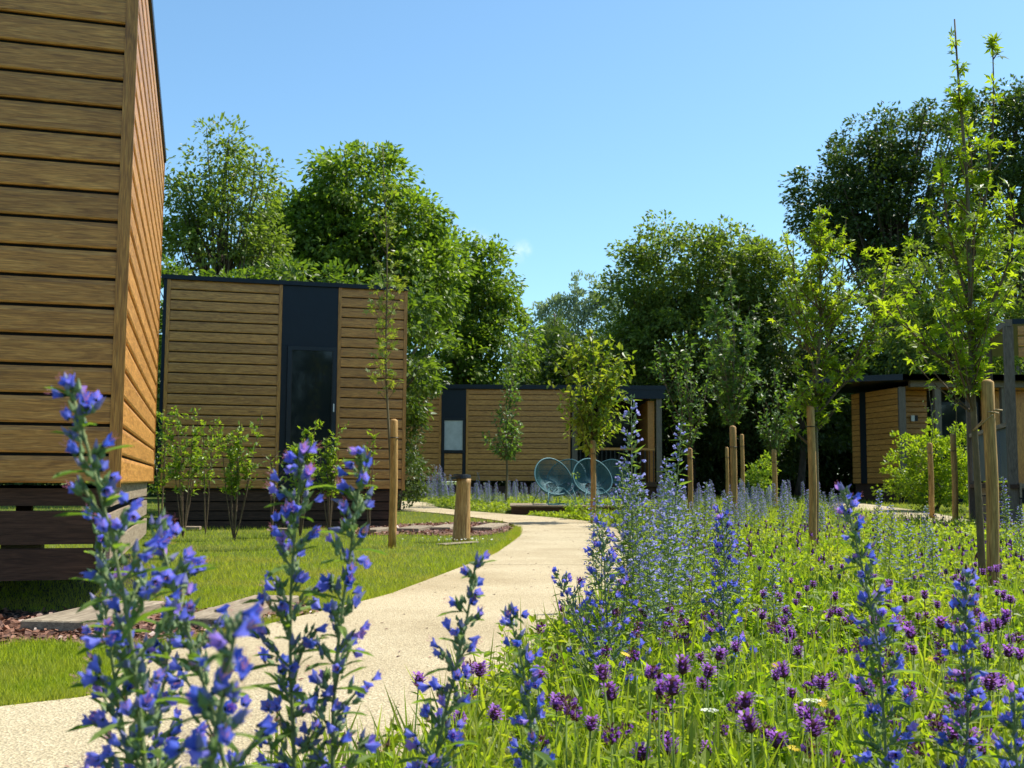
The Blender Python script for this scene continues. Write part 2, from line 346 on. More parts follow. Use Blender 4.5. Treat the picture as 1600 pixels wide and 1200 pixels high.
T_DIA = ([(0, 0, 0), (.28, .45, .07), (0, 1, -.08), (-.28, .45, .07)], [[(0, 1, 2), (0, 2, 3)]])
T_OV = ([(0, 0, 0), (.2, .25, .05), (.22, .6, .03), (0, 1, -.12), (-.22, .6, .03), (-.2, .25, .05)],
        [[(0, 1, 2, 3), (0, 3, 4, 5)]])
T_LAN = ([(0, 0, 0), (.09, .3, .03), (.07, .7, 0), (0, 1, -.12), (-.07, .7, 0), (-.09, .3, .03)], [[(0, 1, 4, 5), (1, 2, 3, 4)]])
T_LAN = ([(0, 0, 0), (.09, .35, .02), (0, 1, -.1), (-.09, .35, .02)], [[(0, 1, 2), (0, 2, 3)]])
T_BLADE = ([(-.022, 0, 0), (.022, 0, 0), (.016, .55, .04), (-.016, .55, .04), (0, 1, .2)], [[(0, 1, 2, 3)], [(3, 2, 4)]])
T_BL1 = ([(-.03, 0, 0), (.03, 0, 0), (0, 1, .12)], [[(0, 1, 2)]])
def palm(lobes=5, w=.16, inner=.28):
    v = [(0, 0, 0)]; f = []
    ang = np.linspace(-120, 120, lobes) * PI / 180; L = [.62, .85, 1, .85, .62]
    for a, l in zip(ang, L):
        tip = (math.sin(a) * l * .95, .1 + math.cos(a) * l * .9, -.06 * l); s = w
        p1 = (math.sin(a - .42) * inner * l * 1.5, .1 + math.cos(a - .42) * inner * l * 1.5, .03)
        p2 = (math.sin(a + .42) * inner * l * 1.5, .1 + math.cos(a + .42) * inner * l * 1.5, .03)
        k = len(v); v += [p1, tip, p2]; f.append((0, k, k + 1)); f.append((0, k + 1, k + 2))
    v[0] = (0, .02, 0); return (v, [f])
T_PALM = palm()

def inside(P, poly):
    x, y = P[:, 0], P[:, 1]; c = np.zeros(len(P), bool); n = len(poly)
    for i in range(n):
        x1, y1 = poly[i]; x2, y2 = poly[i - 1]
        c ^= ((y1 > y) != (y2 > y)) & (x < (x2 - x1) * (y - y1) / (y2 - y1 + 1e-12) + x1)
    return c
def catmull(P, k=6):
    P = np.asarray(P, float); Q = np.vstack([2 * P[0] - P[1], P, 2 * P[-1] - P[-2]]); out = []
    for i in range(1, len(Q) - 2):
        for t in np.arange(k) / k:
            a, b_, c, d = Q[i - 1:i + 3]
            out.append(.5 * ((2 * b_) + (-a + c) * t + (2 * a - 5 * b_ + 4 * c - d) * t * t + (-a + 3 * b_ - 3 * c + d) * t ** 3))
    out.append(P[-1]); return np.array(out)

# ------------------------------------------------------------ ground
xs = np.concatenate([np.linspace(-400, -40, 10), np.linspace(-36, 36, 37), np.linspace(40, 400, 10)])
ys = np.concatenate([np.linspace(-60, -2, 8), np.linspace(0, 60, 61), np.linspace(70, 600, 12)])
X, Y = np.meshgrid(xs, ys); Z = gza(Y)
V = np.stack([X, Y, Z], -1).reshape(-1, 3); nx = len(xs); ii, jj = np.meshgrid(np.arange(len(ys) - 1), np.arange(nx - 1), indexing='ij')
a = (ii * nx + jj).ravel(); Q = np.stack([a, a + 1, a + nx + 1, a + nx], -1)
MB().add(V, Q).build('ground', M['ground'], kind='structure')

# path: a sunken bed with slabs cast between joints
pairs_px = [((500, 796), (500, 781.5)), ((626, 799), (655, 785)), ((686, 803), (690, 795)), ((744, 810), (787, 804)), ((790, 817), (859, 809.5)),
            ((811, 827), (930, 818)), ((811, 838), (978, 834)), ((803, 846), (993, 846)), ((775, 866), (1000, 864)), ((730, 885), (1000, 886)), ((640, 920), (985, 930)),
            ((590, 937), (965, 965)), ((470, 967), (885, 1015)), ((400, 985), (810, 1070)), ((300, 1012), (735, 1165))]
L = [gr(*p) for p, _ in pairs_px] + [gr(180, 1052), gr(0, 1112), (-4.5, 2.1)]
R = [gr(*p) for _, p in pairs_px] + [(-.25, 2.25), (-1.1, 1.85), (-4.5, .8)]
Ls = catmull(L); Rs = catmull(R); K = 6
NP = len(Ls)
path_poly = [tuple(p) for p in Ls] + [tuple(p) for p in Rs[::-1]]
def strip(mb, A, B, z, th):
    n = len(A); A3 = np.column_stack([A, gza(A[:, 1]) + z]); B3 = np.column_stack([B, gza(B[:, 1]) + z])
    lo = np.array([0, 0, th]); V = np.vstack([A3, B3, A3 - lo, B3 - lo]); i = np.arange(n - 1)
    q = [np.stack([i, i + 1, n + i + 1, n + i], -1), np.stack([i, 2 * n + i, 2 * n + i + 1, i + 1], -1), np.stack([n + i, n + i + 1, 3 * n + i + 1, 3 * n + i], -1),
         np.array([[0, n, 3 * n, 2 * n], [n - 1, 3 * n - 1, 4 * n - 1, 2 * n - 1]])]
    mb.add(V, q)
mb = MB(); strip(mb, Ls, Rs, .004, .01); path = mb.build('path', M['joint'], kind='structure')
cuts = [0, 2 * K, 4 * K, 7 * K, 9 * K, NP - 1]
for c0, c1 in zip(cuts[:-1], cuts[1:]):
    A = Ls[c0:c1 + 1].copy(); B = Rs[c0:c1 + 1].copy(); g_ = .008
    for arr in (A, B):
        d = arr[1] - arr[0]; arr[0] += d / np.linalg.norm(d) * g_; d = arr[-2] - arr[-1]; arr[-1] += d / np.linalg.norm(d) * g_
    mb = MB(); strip(mb, A, B, .016, .012); mb.build('path_slab', M['path'], path)
P = rng.uniform((-5, 1.8), (3, 20), (9000, 2)); P = P[inside(P, path_poly)]; w_ = rng.uniform(0, 1, len(P)); P = P[w_ < .25][:420]; k = len(P)
mb = MB(); scatter(mb, T_DIA, np.column_stack([P, gza(P[:, 1]) + .02]), rdir(k) * [1, 1, .05], rdir(k) * .3 + [0, 0, 1], rng.uniform(.008, .028, k)); mb.build('path_litter', M['chip'], kind='stuff')
# second path on the right
up2 = [gr(*p) for p in [(1310, 783), (1335, 786), (1400, 794), (1460, 803), (1520, 815), (1570, 826), (1680, 846)]]
lo2 = [gr(*p) for p in [(1290, 795), (1335, 806), (1400, 820), (1450, 828), (1520, 834), (1570, 840), (1680, 866)]]
A2 = catmull(up2); B2 = catmull(lo2); mb = MB(); strip(mb, B2, A2, .014, .02)
o = mb.build('right_path', M['path'], kind='structure'); path2_poly = [tuple(p) for p in A2] + [tuple(p) for p in B2[::-1]]

# mulch beds
mulch_polys = []
for pts in ([(-160, 975), (20, 958), (60, 962), (230, 948), (330, 958), (440, 940), (500, 958), (440, 972), (330, 1000), (200, 1010), (60, 1005), (0, 1012), (-160, 1060)],
            [(560, 826), (640, 820), (760, 817), (800, 824), (790, 832), (735, 838), (640, 836), (560, 836)]):
    pp = [gr(*p) for p in pts]; pp = [tuple(q) for q in catmull(pp + [pp[0]], 4)[:-1]]; mulch_polys.append(pp)
    mb = MB(); mb.add([(x, y, gz(y) + .006) for x, y in pp], np.array([list(range(len(pp)))])); mb.build('mulch_bed', M['mulch'], kind='structure')
def in_any(P, polys):
    r = np.zeros(len(P), bool)
    for p in polys: r |= inside(P, p)
    return r
def rand_in(poly, n):
    a = np.array(poly); lo, hi = a.min(0), a.max(0); P = rng.uniform(lo, hi, (n, 2)); return P[inside(P, poly)]
mb = MB()
for pp, n, s in ((mulch_polys[0], 9000, .03), (mulch_polys[1], 5000, .04)):
    P = rand_in(pp, n); k = len(P); P3 = np.column_stack([P, gza(P[:, 1]) + .012 + rng.uniform(0, .012, k)])
    scatter(mb, ([(-.3, 0, 0), (.3, .05, 0), (.25, 1, .05), (-.2, .9, .08)], [[(0, 1, 2, 3)]]), P3, rdir(k) * [1, 1, .25], rdir(k, 2.5), rng.uniform(.5, 1.3, k) * s)
mb.build('mulch_chips', M['chip'], kind='stuff')

# lawn
meadow_poly = [tuple(p) for p in Rs[5 * K:15 * K]] + [(-.42, 2.15), (-.55, 1.7), (-.7, 1.0), (-1.2, .3), (4, .3), (9, 6), (12, 14)] + [tuple(p) for p in B2[::-1]] + [gr(1240, 783), gr(1100, 784), gr(1030, 787), gr(985, 800)]
bed_poly = [gr(*p) for p in [(662, 786), (690, 794), (740, 800), (787, 803), (859, 808.5), (930, 817), (985, 812), (960, 788), (860, 781), (760, 780), (680, 780)]]
lawn_poly = [(-14, 3.2), (-4.5, 2.2)] + [tuple(p) for p in Ls[::-1]] + [gr(560, 799), (-9, 30), (-16, 28)]
def lawn(n, poly, near, far, hb, wmul, excl):
    a = np.array(poly)
    # sample so density falls with distance
    u = rng.uniform(0, 1, n); yy = 1 / (1 / near + u * (1 / far - 1 / near)); xx = rng.uniform(-.56, .56, n) * yy
    P = np.column_stack([xx, yy]); P = P[inside(P, poly) & ~in_any(P, excl)]; k = len(P)
    d = P[:, 1]; h = hb * rng.uniform(.6, 1.4, k); w = np.clip(d / 9, .8, 3.5)
    P3 = np.column_stack([P, gza(P[:, 1])])
    ax = np.column_stack([rng.normal(0, .45, k), rng.normal(0, .45, k), np.ones(k)])
    m_ = MB(); scatter(m_, ([(-.05 * wmul, 0, 0), (.05 * wmul, 0, 0), (0, 1, .15)], [[(0, 1, 2)]]), P3, ax, rdir(k), h * np.sqrt(w)); return m_
lawn(420000, lawn_poly, 3.2, 27, .038, 1.1, [path_poly, mulch_polys[0], mulch_polys[1]]).build('lawn_grass', M['grass'], kind='stuff')
lawn2_poly = [tuple(p) for p in A2] + [(14, 12), (14, 30), gr(1300, 776)]
lawn(160000, lawn2_poly, 9, 34, .045, 1.6, [path2_poly]).build('far_lawn_grass', M['grass'], kind='stuff')
back_poly = [(-9, 30.2), gr(655, 784), gr(680, 779), gr(1300, 776), (10, 33), (-9, 36)]
lawn(60000, back_poly, 20, 38, .05, 1.8, [path_poly, bed_poly]).build('back_lawn_grass', M['grass'], kind='stuff')
mb = MB()   # ragged taller tufts along the path's left edge
e = np.array(Ls[5 * K:-K]); idx = rng.integers(0, len(e) - 1, 9000); tt = rng.uniform(0, 1, (9000, 1)); P = e[idx] * (1 - tt) + e[idx + 1] * tt
P += np.column_stack([-np.abs(rng.normal(0, .05, 9000)) - .0, rng.normal(0, .02, 9000)]); P = P[~inside(P, path_poly)]; k = len(P)
scatter(mb, T_BL1, np.column_stack([P, gza(P[:, 1])]), np.column_stack([rng.normal(.15, .5, k), rng.normal(0, .5, k), np.ones(k)]), rdir(k), rng.uniform(.03, .065, k) * np.clip(P[:, 1] / 8, .9, 1.6))
mb.build('edge_grass', M['grass'], kind='stuff')

# ------------------------------------------------------------ cabins
def board_mesh(L_, h, th=.024, ch=.009):
    """one cladding board, local X along, face towards -Y, chamfered face edges"""
    pr = [(0, 0), (-th + ch * .5, 0), (-th, ch), (-th + .003, h - ch * 2.4), (-th + ch * 1.3, h), (0, h)]
    v = [(x, y, z) for x in (0, L_) for y, z in pr]; n = len(pr); i = np.arange(n); j = (i + 1) % n
    return v, [np.stack([i, i + n, j + n, j], -1), np.array([list(range(n))[::-1]]) * 1, np.array([list(range(n, 2 * n))])]
def wood_wall(parent, x0, y0, ang, L_, z0, n, sp, gap=.017, name='cladding_board', mat='clad', jit=.0):
    h = sp - gap; mb = MB(); v, f = board_mesh(L_, h); mb.add(v, f); me = mb.mesh('board', [M[mat]])
    for i in range(n):
        o = inst(name, me, parent, (x0, y0, z0 + i * sp + gap), (0, 0, ang))
def boxpart(name, parent, mat, *b, loc=None, rz=0, ang=None):
    ext = (abs(b[1] - b[0]), abs(b[3] - b[2]), abs(b[5] - b[4])); ax = 'xyz'[ext.index(max(ext))]
    mb = MB(); mb.box(*b); return mb.build(name, M.get(mat + '_' + ax, M[mat]), parent, loc=loc, rz=rz)

def rot2(x, y, a): return (x * math.cos(a) - y * math.sin(a), x * math.sin(a) + y * math.cos(a))

# --- cabin A, left foreground. local frame: x along front face (to the right), y away, origin below the right front corner
KA = at(188, 760, 5.66); dirA = math.atan2(1.35, 4.66)
cA = thing('timber_cabin', 'tall timber cabin close at the left edge, larch boards and a sunlit side wall', 'cabin', (KA.x, KA.y, 0), dirA)
LA = 4.75; sp = .1535; zb = KA.z; nA = 20
boxpart('wall', cA, 'backing', -4.2, -.03, .03, LA - .03, zb + .02, zb + nA * sp)
wood_wall(cA, -4.2, .028, 0, 4.2 - .062, zb, nA, sp)                                  # front face
mbx, fbx = board_mesh(LA - .022, sp - .015); mb = MB(); mb.add(mbx, fbx); me = mb.mesh('board', [M['clad']])
for i in range(nA): inst('cladding_board', me, cA, (-.028, .022, zb + i * sp + .015), (0, 0, PI / 2))
boxpart('corner_trim', cA, 'clad_trim', -.062, .0, 0, .021, zb - .005, zb + nA * sp)
boxpart('corner_trim', cA, 'clad_trim', -.05, .0, LA + .001, LA + .03, zb - .005, zb + nA * sp)
boxpart('roof_edge', cA, 'dark', -4.25, .012, -.04, LA + .03, zb + nA * sp + .003, zb + nA * sp + .07)
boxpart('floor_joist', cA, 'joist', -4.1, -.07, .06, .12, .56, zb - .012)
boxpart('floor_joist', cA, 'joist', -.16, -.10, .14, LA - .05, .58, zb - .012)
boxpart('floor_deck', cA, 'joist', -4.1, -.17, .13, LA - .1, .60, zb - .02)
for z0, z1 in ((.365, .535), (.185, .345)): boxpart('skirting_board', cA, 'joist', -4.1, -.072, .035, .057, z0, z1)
def warped(name, parent, x, y0, y1, z0, z1, sag, ph):
    mb = MB(); n = 12; ys_ = np.linspace(y0, y1, n); w = sag * np.sin(np.linspace(0, PI * 1.2, n) + ph)
    v = []
    for y_, q in zip(ys_, w): v += [(x, y_, z0 + q), (x + .022, y_, z0 + q), (x + .022, y_, z1 + q * .6), (x, y_, z1 + q * .6)]
    i = np.arange(n - 1)[:, None] * 4; j = np.arange(4)[None]; k = (j + 1) % 4
    mb.add(v, [np.stack([i + j, i + k, i + 4 + k, i + 4 + j], -1).reshape(-1, 4), np.array([[0, 3, 2, 1], [n * 4 - 4, n * 4 - 3, n * 4 - 2, n * 4 - 1]])])
    return mb.build(name, M['weathered_y'], parent)
boxpart('skirting_gap_shade', cA, 'backing', -.125, -.115, .06, LA - .3, .2, .575)  # black sheet added so the gaps between the side skirting boards look shaded
warped('side_skirting_board', cA, -.068, .03, LA - .3, .555, .672, .008, 0)
warped('side_skirting_board', cA, -.064, .0, LA - .3, .395, .515, .012, .4)
warped('side_skirting_board', cA, -.06, -.02, LA - .3, .225, .355, .014, .9)
mb = MB(); mb.add([(-4.2, -.1, .012), (.0, -.1, .012), (.0, LA, .012), (-4.2, LA, .012)], np.array([[0, 1, 2, 3]])); mb.build('soil_shade_sheet', noisy('soil_painted_shade', (.012, .009, .006), (.03, .022, .015), scale=9, rough=1, bump=.6), cA)  # near-black soil sheet: the deep shade under the cabin is put into its colour
for x, y in ((-1.0, 1.9), (-3.0, 1.9), (-1.0, 4.0)):
    boxpart('foundation_pad', cA, 'weathered', x - .15, x + .15, y - .15, y + .15, 0.0, .16); boxpart('foundation_post', cA, 'joist', x - .06, x + .06, y - .06, y + .06, .161, .598)

# --- cabin B, behind the shrubs
def wall_run(parent, x0, x1, z0, n, sp, trim=.05, y=0.0):
    """boards between two upright trims on the face y=0 looking to -Y"""
    boxpart('corner_trim', parent, 'clad_trim', x0, x0 + trim, y - .034, y - .002, z0 - .004, z0 + n * sp)
    boxpart('corner_trim', parent, 'clad_trim', x1 - trim, x1, y - .034, y - .002, z0 - .004, z0 + n * sp)
    wood_wall(parent, x0 + trim + .002, y - .003, 0, x1 - x0 - 2 * trim - .004, z0, n, sp)
def window(parent, x0, x1, z0, z1, y, fr=.05, glass='glass', name='window'):
    mb = MB()
    mb.box(x0, x0 + fr, y - .05, y, z0, z1); mb.box(x1 - fr, x1, y - .05, y, z0, z1); mb.box(x0 + fr, x1 - fr, y - .049, y - .001, z0, z0 + fr); mb.box(x0 + fr, x1 - fr, y - .049, y - .001, z1 - fr, z1)
    w = mb.build('window_frame', M['frame'], parent)
    mb = MB(); mb.box(x0 + fr + .001, x1 - fr - .001, y - .03, y - .018, z0 + fr + .001, z1 - fr - .001); mb.build('pane', M[glass], w)
    return w
BL = at(247, 768, 15.55); BR = at(632, 768, 16.45)
angB = math.atan2(BR.y - BL.y, BR.x - BL.x); WB = math.hypot(BR.x - BL.x, BR.y - BL.y)
cB = thing('timber_cabin', 'timber cabin behind the young shrubs, tall dark window between two boarded panels', 'cabin', (BL.x, BL.y, 0), angB)
zB = .56; nB = 20; spB = .151; topB = zB + nB * spB
def pxB(px, pyy=600):  # pixel column -> local x on B's face
    d = ray(px, pyy); # solve intersection with vertical plane
    nx_, ny_ = -math.sin(angB), math.cos(angB); t = (BL.x * nx_ + BL.y * ny_) / (d.x * nx_ + d.y * ny_)
    return (d.x * t - BL.x) * math.cos(angB) + (d.y * t - BL.y) * math.sin(angB)
boxpart('wall', cB, 'backing', .0, WB - .03, .0, 4.2, zB - .01, topB)
xa, xb_, xc, xd = pxB(256), pxB(438), pxB(526), WB
wall_run(cB, xa, xb_, zB, nB, spB); wall_run(cB, xc, xd, zB, nB, spB)
boxpart('dark_trim', cB, 'dark', -.02, xa - .003, -.03, -.002, zB - .1, topB)
boxpart('roof_edge', cB, 'dark', -.05, WB + .02, -.06, 4.25, topB + .003, topB + .065)
boxpart('dark_panel', cB, 'dark', xb_ + .003, xc - .003, -.022, -.002, zB + 2.12, topB)
boxpart('dark_panel', cB, 'dark', xb_ + .003, xc - .003, -.022, -.002, zB, zB + .395)
boxpart('dark_panel', cB, 'dark', xb_ + .003, xb_ + .09, -.020, -.002, zB + .398, zB + 2.117)
wB = window(cB, xb_ + .095, xc - .006, zB + .40, zB + 2.115, -.003, .06)
boxpart('sill', wB, 'frame', xb_ + .08, xc - .004, -.085, -.054, zB + .385, zB + .405)
boxpart('handle', wB, 'white', xc - .05, xc - .035, -.075, -.056, zB + 1.15, zB + 1.27)
mb = MB(); mb.box(xb_ + .153, xb_ + .165, -.045, -.034, zB + .462, zB + 2.05); mb.box(xc - .078, xc - .067, -.045, -.034, zB + .462, zB + 2.05); mb.build('glazing_seal', M['black'], wB)
boxpart('side_wall', cB, 'clad_trim', WB - .029, WB - .002, .002, 4.19, zB, topB)
boxpart('floor_joist', cB, 'joist', .1, WB - .1, .03, .08, zB - .17, zB - .012)
for z0, z1 in ((.255, .375), (.12, .24), (.0, .10)): boxpart('skirting_board', cB, 'joist', .08, WB - .14, .045, .067, z0, z1)
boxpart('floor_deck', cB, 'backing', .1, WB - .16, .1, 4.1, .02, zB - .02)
for k in range(3): boxpart('side_skirting_board', cB, 'weathered', WB - .135, WB - .11, .05, 4, .02 + k * .135, .13 + k * .135)

# --- cabin C, across the path
YC = 33.0; gC = gz(YC)
CL = at(560, 752, YC); CRt = at(890, 752, YC); CE = at(1036, 752, YC)
cC = thing('timber_cabin', 'low timber cabin in the middle distance with a covered porch behind the teal chairs', 'cabin', (CL.x, YC, gC))
def pxC(px): return at(px, 700, YC).x - CL.x
zC = .7 - gC; nC = 17; spC = .1635; topC = zC + nC * spC
x0, x1, x2, x3, x4 = 0, pxC(689), pxC(728), pxC(891), pxC(1036)
boxpart('wall', cC, 'backing', 0, x3 - .05, 0.0, 4.5, zC - .01, topC)
wall_run(cC, x0, x1, zC, nC, spC, .07); wall_run(cC, x2, x3, zC, nC, spC, .07)
boxpart('dark_panel', cC, 'dark', x1 + .003, x2 - .003, -.02, -.002, zC + 1.91, topC)
window(cC, x1 + .02, x2 - .02, zC + .85, zC + 1.905, -.003, .08, 'pale_reflection')
for q in (x1 + .003, x2 - .103): boxpart('dark_panel', cC, 'dark', q, q + .1, -.02, -.002, zC, zC + .845)
mb = MB(); v, f = board_mesh(x2 - x1 - .22, .15); mb.add(v, f); me = mb.mesh('board', [M['clad']])
for i in range(5): inst('infill_board', me, cC, (x1 + .11, -.004, zC + .01 + i * .165))
boxpart('roof_edge', cC, 'dark', -.1, x4 + .1, -.12, 4.6, topC + .01, topC + .14)
boxpart('porch_fascia', cC, 'dark', x3 + .02, x4 + .05, -.10, -.04, topC - .26, topC + .008)
boxpart('porch_soffit', cC, 'clad', x3 + .05, x4, -.03, 3.0, topC - .05, topC - .01)
boxpart('porch_post', cC, 'greypost', x3 + .05, x3 + .22, -.06, .10, zC - .1, topC - .27)
boxpart('porch_post', cC, 'greypost', x4 - .20, x4 - .04, -.05, .11, -.02, topC - .27)
boxpart('porch_post', cC, 'clad', x4 - .42, x4 - .22, .3, 3.0, zC, topC - .3)
boxpart('porch_floor', cC, 'joist', x3 - .04, x4, -.05, 4.4, zC - .14, zC)
boxpart('porch_back_wall', cC, 'backing', x3 - .04, x4 - .02, 3.05, 3.12, zC + .002, topC - .052)
window(cC, x3 + .3, x4 - .5, zC + .05, topC - .5, 3.04, .08)
boxpart('porch_rail', cC, 'clad_trim', x3 + .25, x4 - .25, .0, .06, zC + .96, zC + 1.03)
mb = MB()
for q in np.arange(x3 + .3, x4 - .25, .13): mb.box(q, q + .03, .01, .04, zC, zC + .958)
mb.build('railing_bars', M['black'], cC)
boxpart('crawl_space_skirting', cC, 'joist', .1, x4 - .1, .05, .08, -.02, zC - .15)
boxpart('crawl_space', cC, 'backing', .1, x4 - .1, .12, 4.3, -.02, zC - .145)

# --- cabin D, right distance
YD = 31.0; DC = at(1408, 752, YD); D0 = at(1334, 752, 33.6); gD = gz(YD)
angD = math.atan2(DC.y - D0.y, DC.x - D0.x); LD = math.hypot(DC.x - D0.x, DC.y - D0.y)
cD = thing('timber_cabin', 'timber cabin behind the round shrub at right, open veranda with grey posts', 'cabin', (DC.x, DC.y, gD))
zD = .7 - gD; nD = 17; spD = .162; topD = zD + nD * spD
side = bpy.data.objects.new('side_wall', MB().box(-LD, -.1, .002, .2, zD, topD).mesh('side_wall', [M['backing']])); link(side, cD, rz=angD)
def pD(u): return rot2(u, 0, angD)
mb = MB(); v, f = board_mesh(LD * .66, spD - .014); mb.add(v, f); meL = mb.mesh('board', [M['clad']])
mb = MB(); v, f = board_mesh(LD * .17, spD - .014); mb.add(v, f); meS = mb.mesh('board', [M['clad']])
for i in range(nD):
    q = pD(-LD * .68); inst('cladding_board', meL, cD, (q[0], q[1], zD + i * spD), (0, 0, angD))
    q = pD(-LD * 1.0); inst('cladding_board', meS, cD, (q[0], q[1], zD + i * spD), (0, 0, angD))
mb = MB(); mb.box(-LD * .82, -LD * .69, -.02, 0, zD, topD + .02); mb.build('dark_panel', M['dark'], cD, rz=angD)
boxpart('corner_trim', cD, 'greypost', -.02, .17, -.05, .1, zD - .05, topD)
RWD = at(1640, 752, YD).x - DC.x
w1 = at(1451, 752, YD + 1).x - DC.x
mb = MB(); v, f = board_mesh(w1 - .2, spD - .014); mb.add(v, f); me = mb.mesh('board', [M['clad_trim']])
for i in range(nD): inst('veranda_board', me, cD, (.2, 1.0, zD + i * spD))
boxpart('veranda_back_wall', cD, 'backing', .2, RWD, 1.03, 4.2, zD - .01, topD)
xx = at(1431, 752, YD + 1).x - DC.x
boxpart('wall_lamp', cD, 'white', xx - .12, xx - .02, .9, .977, zD + 1.83, zD + 2.0); boxpart('wall_lamp', cD, 'black', xx, xx + .08, .91, .977, zD + 1.83, zD + 2.0)
xx = at(1536, 752, YD + 1).x - DC.x; boxpart('veranda_infill', cD, 'clad_trim', xx, RWD, .94, 1.0, zD, topD - .02)
window(cD, w1 + .1, xx - .1, zD + .05, topD - .35, 1.0, .08)
for px in (1468, 1573): 
    xx = at(px, 752, YD).x - DC.x; boxpart('veranda_post', cD, 'greypost', xx - .09, xx + .09, -.06, .1, zD - .05, topD - .01)
boxpart('veranda_beam', cD, 'greypost', .3, RWD, -.1, .1, topD, topD + .17)
boxpart('veranda_soffit', cD, 'clad', .3, RWD, .11, 1.0, topD + .002, topD + .05)
mb = MB(); mb.add([(-2.4, .9, topD - .0), (.0, -.35, topD), (RWD, -.35, topD), (RWD, 4.3, topD), (-1.2, 4.3, topD), (-2.4, .9, topD + .16), (.0, -.35, topD + .17), (RWD, -.35, topD + .17), (RWD, 4.3, topD + .17), (-1.2, 4.3, topD + .17)],
    [np.array([[4, 3, 2, 1, 0], [5, 6, 7, 8, 9]]), np.array([[0, 1, 6, 5], [2, 3, 8, 7], [3, 4, 9, 8], [4, 0, 5, 9]])]).build('roof', M['dark'], cD, loc=(0, 0, .172))
boxpart('veranda_floor', cD, 'joist', -.0, RWD, -.1, 1.0, zD - .14, zD - .012)
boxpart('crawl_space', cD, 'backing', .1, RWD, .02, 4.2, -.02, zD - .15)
mb = MB(); mb.box(-LD, -.1, .06, .09, -.02, zD - .01); mb.build('skirting', M['joist'], cD, rz=angD)

# --- cabin E, right edge: terrace corner with railing
E0 = at(1583, 752, 15.0); E1 = at(1519, 752, 18.8); angE = math.atan2(E1.y - E0.y, E1.x - E0.x); LE = math.hypot(E1.x - E0.x, E1.y - E0.y)
cE = thing('timber_cabin', 'corner of a cabin terrace cut by the right edge, grey post and blue-grey railing panels', 'cabin', (E0.x, E0.y, 0), angE)
zE = .70
for u in (0, LE * .47, LE): boxpart('terrace_post', cE, 'greypost', u - .06, u + .06, -.06, .06, .0, 2.88)
boxpart('top_rail', cE, 'weathered', .07, LE * .47 - .07, -.05, .04, zE + .80, zE + .86); boxpart('top_rail', cE, 'weathered', LE * .47 + .07, LE - .07, -.05, .04, zE + .80, zE + .86)
for a_, b_ in ((.08, .42), (.58, .92)):
    for q in range(2):
        u0 = LE * (a_ * .5 + .0) if a_ < .5 else LE * .5
        pass
for (u0, u1) in ((.08, LE * .23), (LE * .24, LE * .43), (LE * .51, LE * .73), (LE * .74, LE * .96)): boxpart('railing_panel', cE, 'panel', u0, u1, -.01, .01, zE + .05, zE + .79)
boxpart('deck_edge', cE, 'weathered', -.1, LE + .1, -.09, -.065, zE - .18, zE + .02)
for k in range(4): boxpart('skirting_board', cE, 'greypost', -.1, LE + .1, -.088, -.066, zE - .33 - k * .14, zE - .20 - k * .14)
boxpart('deck_floor', cE, 'joist', -.1, LE + .1, -4.2, -.0945 + .0, zE - .06, zE - .0) if False else boxpart('deck_floor', cE, 'joist', -.1, LE + .1, -.06 + .001, .0 + .05, zE - .06, zE)
# local +x runs away along the terrace edge, local -y is towards the right of the picture
me_e = MB(); v, f = board_mesh(4.0, .135); me_e.add(v, f); me_e = me_e.mesh('board', [M['clad']])
for i in range(3): inst('gable_board', me_e, cE, (-.02, -.12, 2.45 + i * .15), (0, 0, -PI / 2))
boxpart('terrace_beam', cE, 'greypost', -.06, LE + .06, -.05, .05, 2.885, 2.98)
boxpart('terrace_roof', cE, 'dark', -.04, LE + .1, -4.0, -.055, 2.91, 2.985)
boxpart('back_wall', cE, 'backing', -.0, LE, -4.0, -3.2, zE, 2.9)
boxpart('terrace_floor', cE, 'weathered', -.05, LE, -3.19, -.095, zE - .05, zE + .01)

# ------------------------------------------------------------ background trees
def ell(px, py, rx, ry, Yd, dy=None, ybias=0):
    c = at(px, py, Yd); s = Yd / F; return (c.x, c.y + ybias, c.z, rx * s, (dy if dy else (rx + ry) * .5 * s * 1.0), ry * s)
def crown_clumps(E, den, shell=.62):
    P = []; Nn = []
    for (cx, cy, cz, rx, ry, rz) in E:
        area = 4 * PI * ((rx * ry) ** 1.6 / 3 + (rx * rz) ** 1.6 / 3 + (ry * rz) ** 1.6 / 3) ** (1 / 1.6)
        n = int(area * den); d = rdir(n); r = shell + (1 - shell) * rng.uniform(0, 1, n) ** .6
        r *= 1 + .10 * np.sin(d[:, 0] * 7 + cx) * np.cos(d[:, 2] * 6 + cz)
        P.append(np.array([cx, cy, cz]) + d * r[:, None] * [rx, ry, rz]); Nn.append(d)
    return np.vstack(P), np.vstack(Nn)
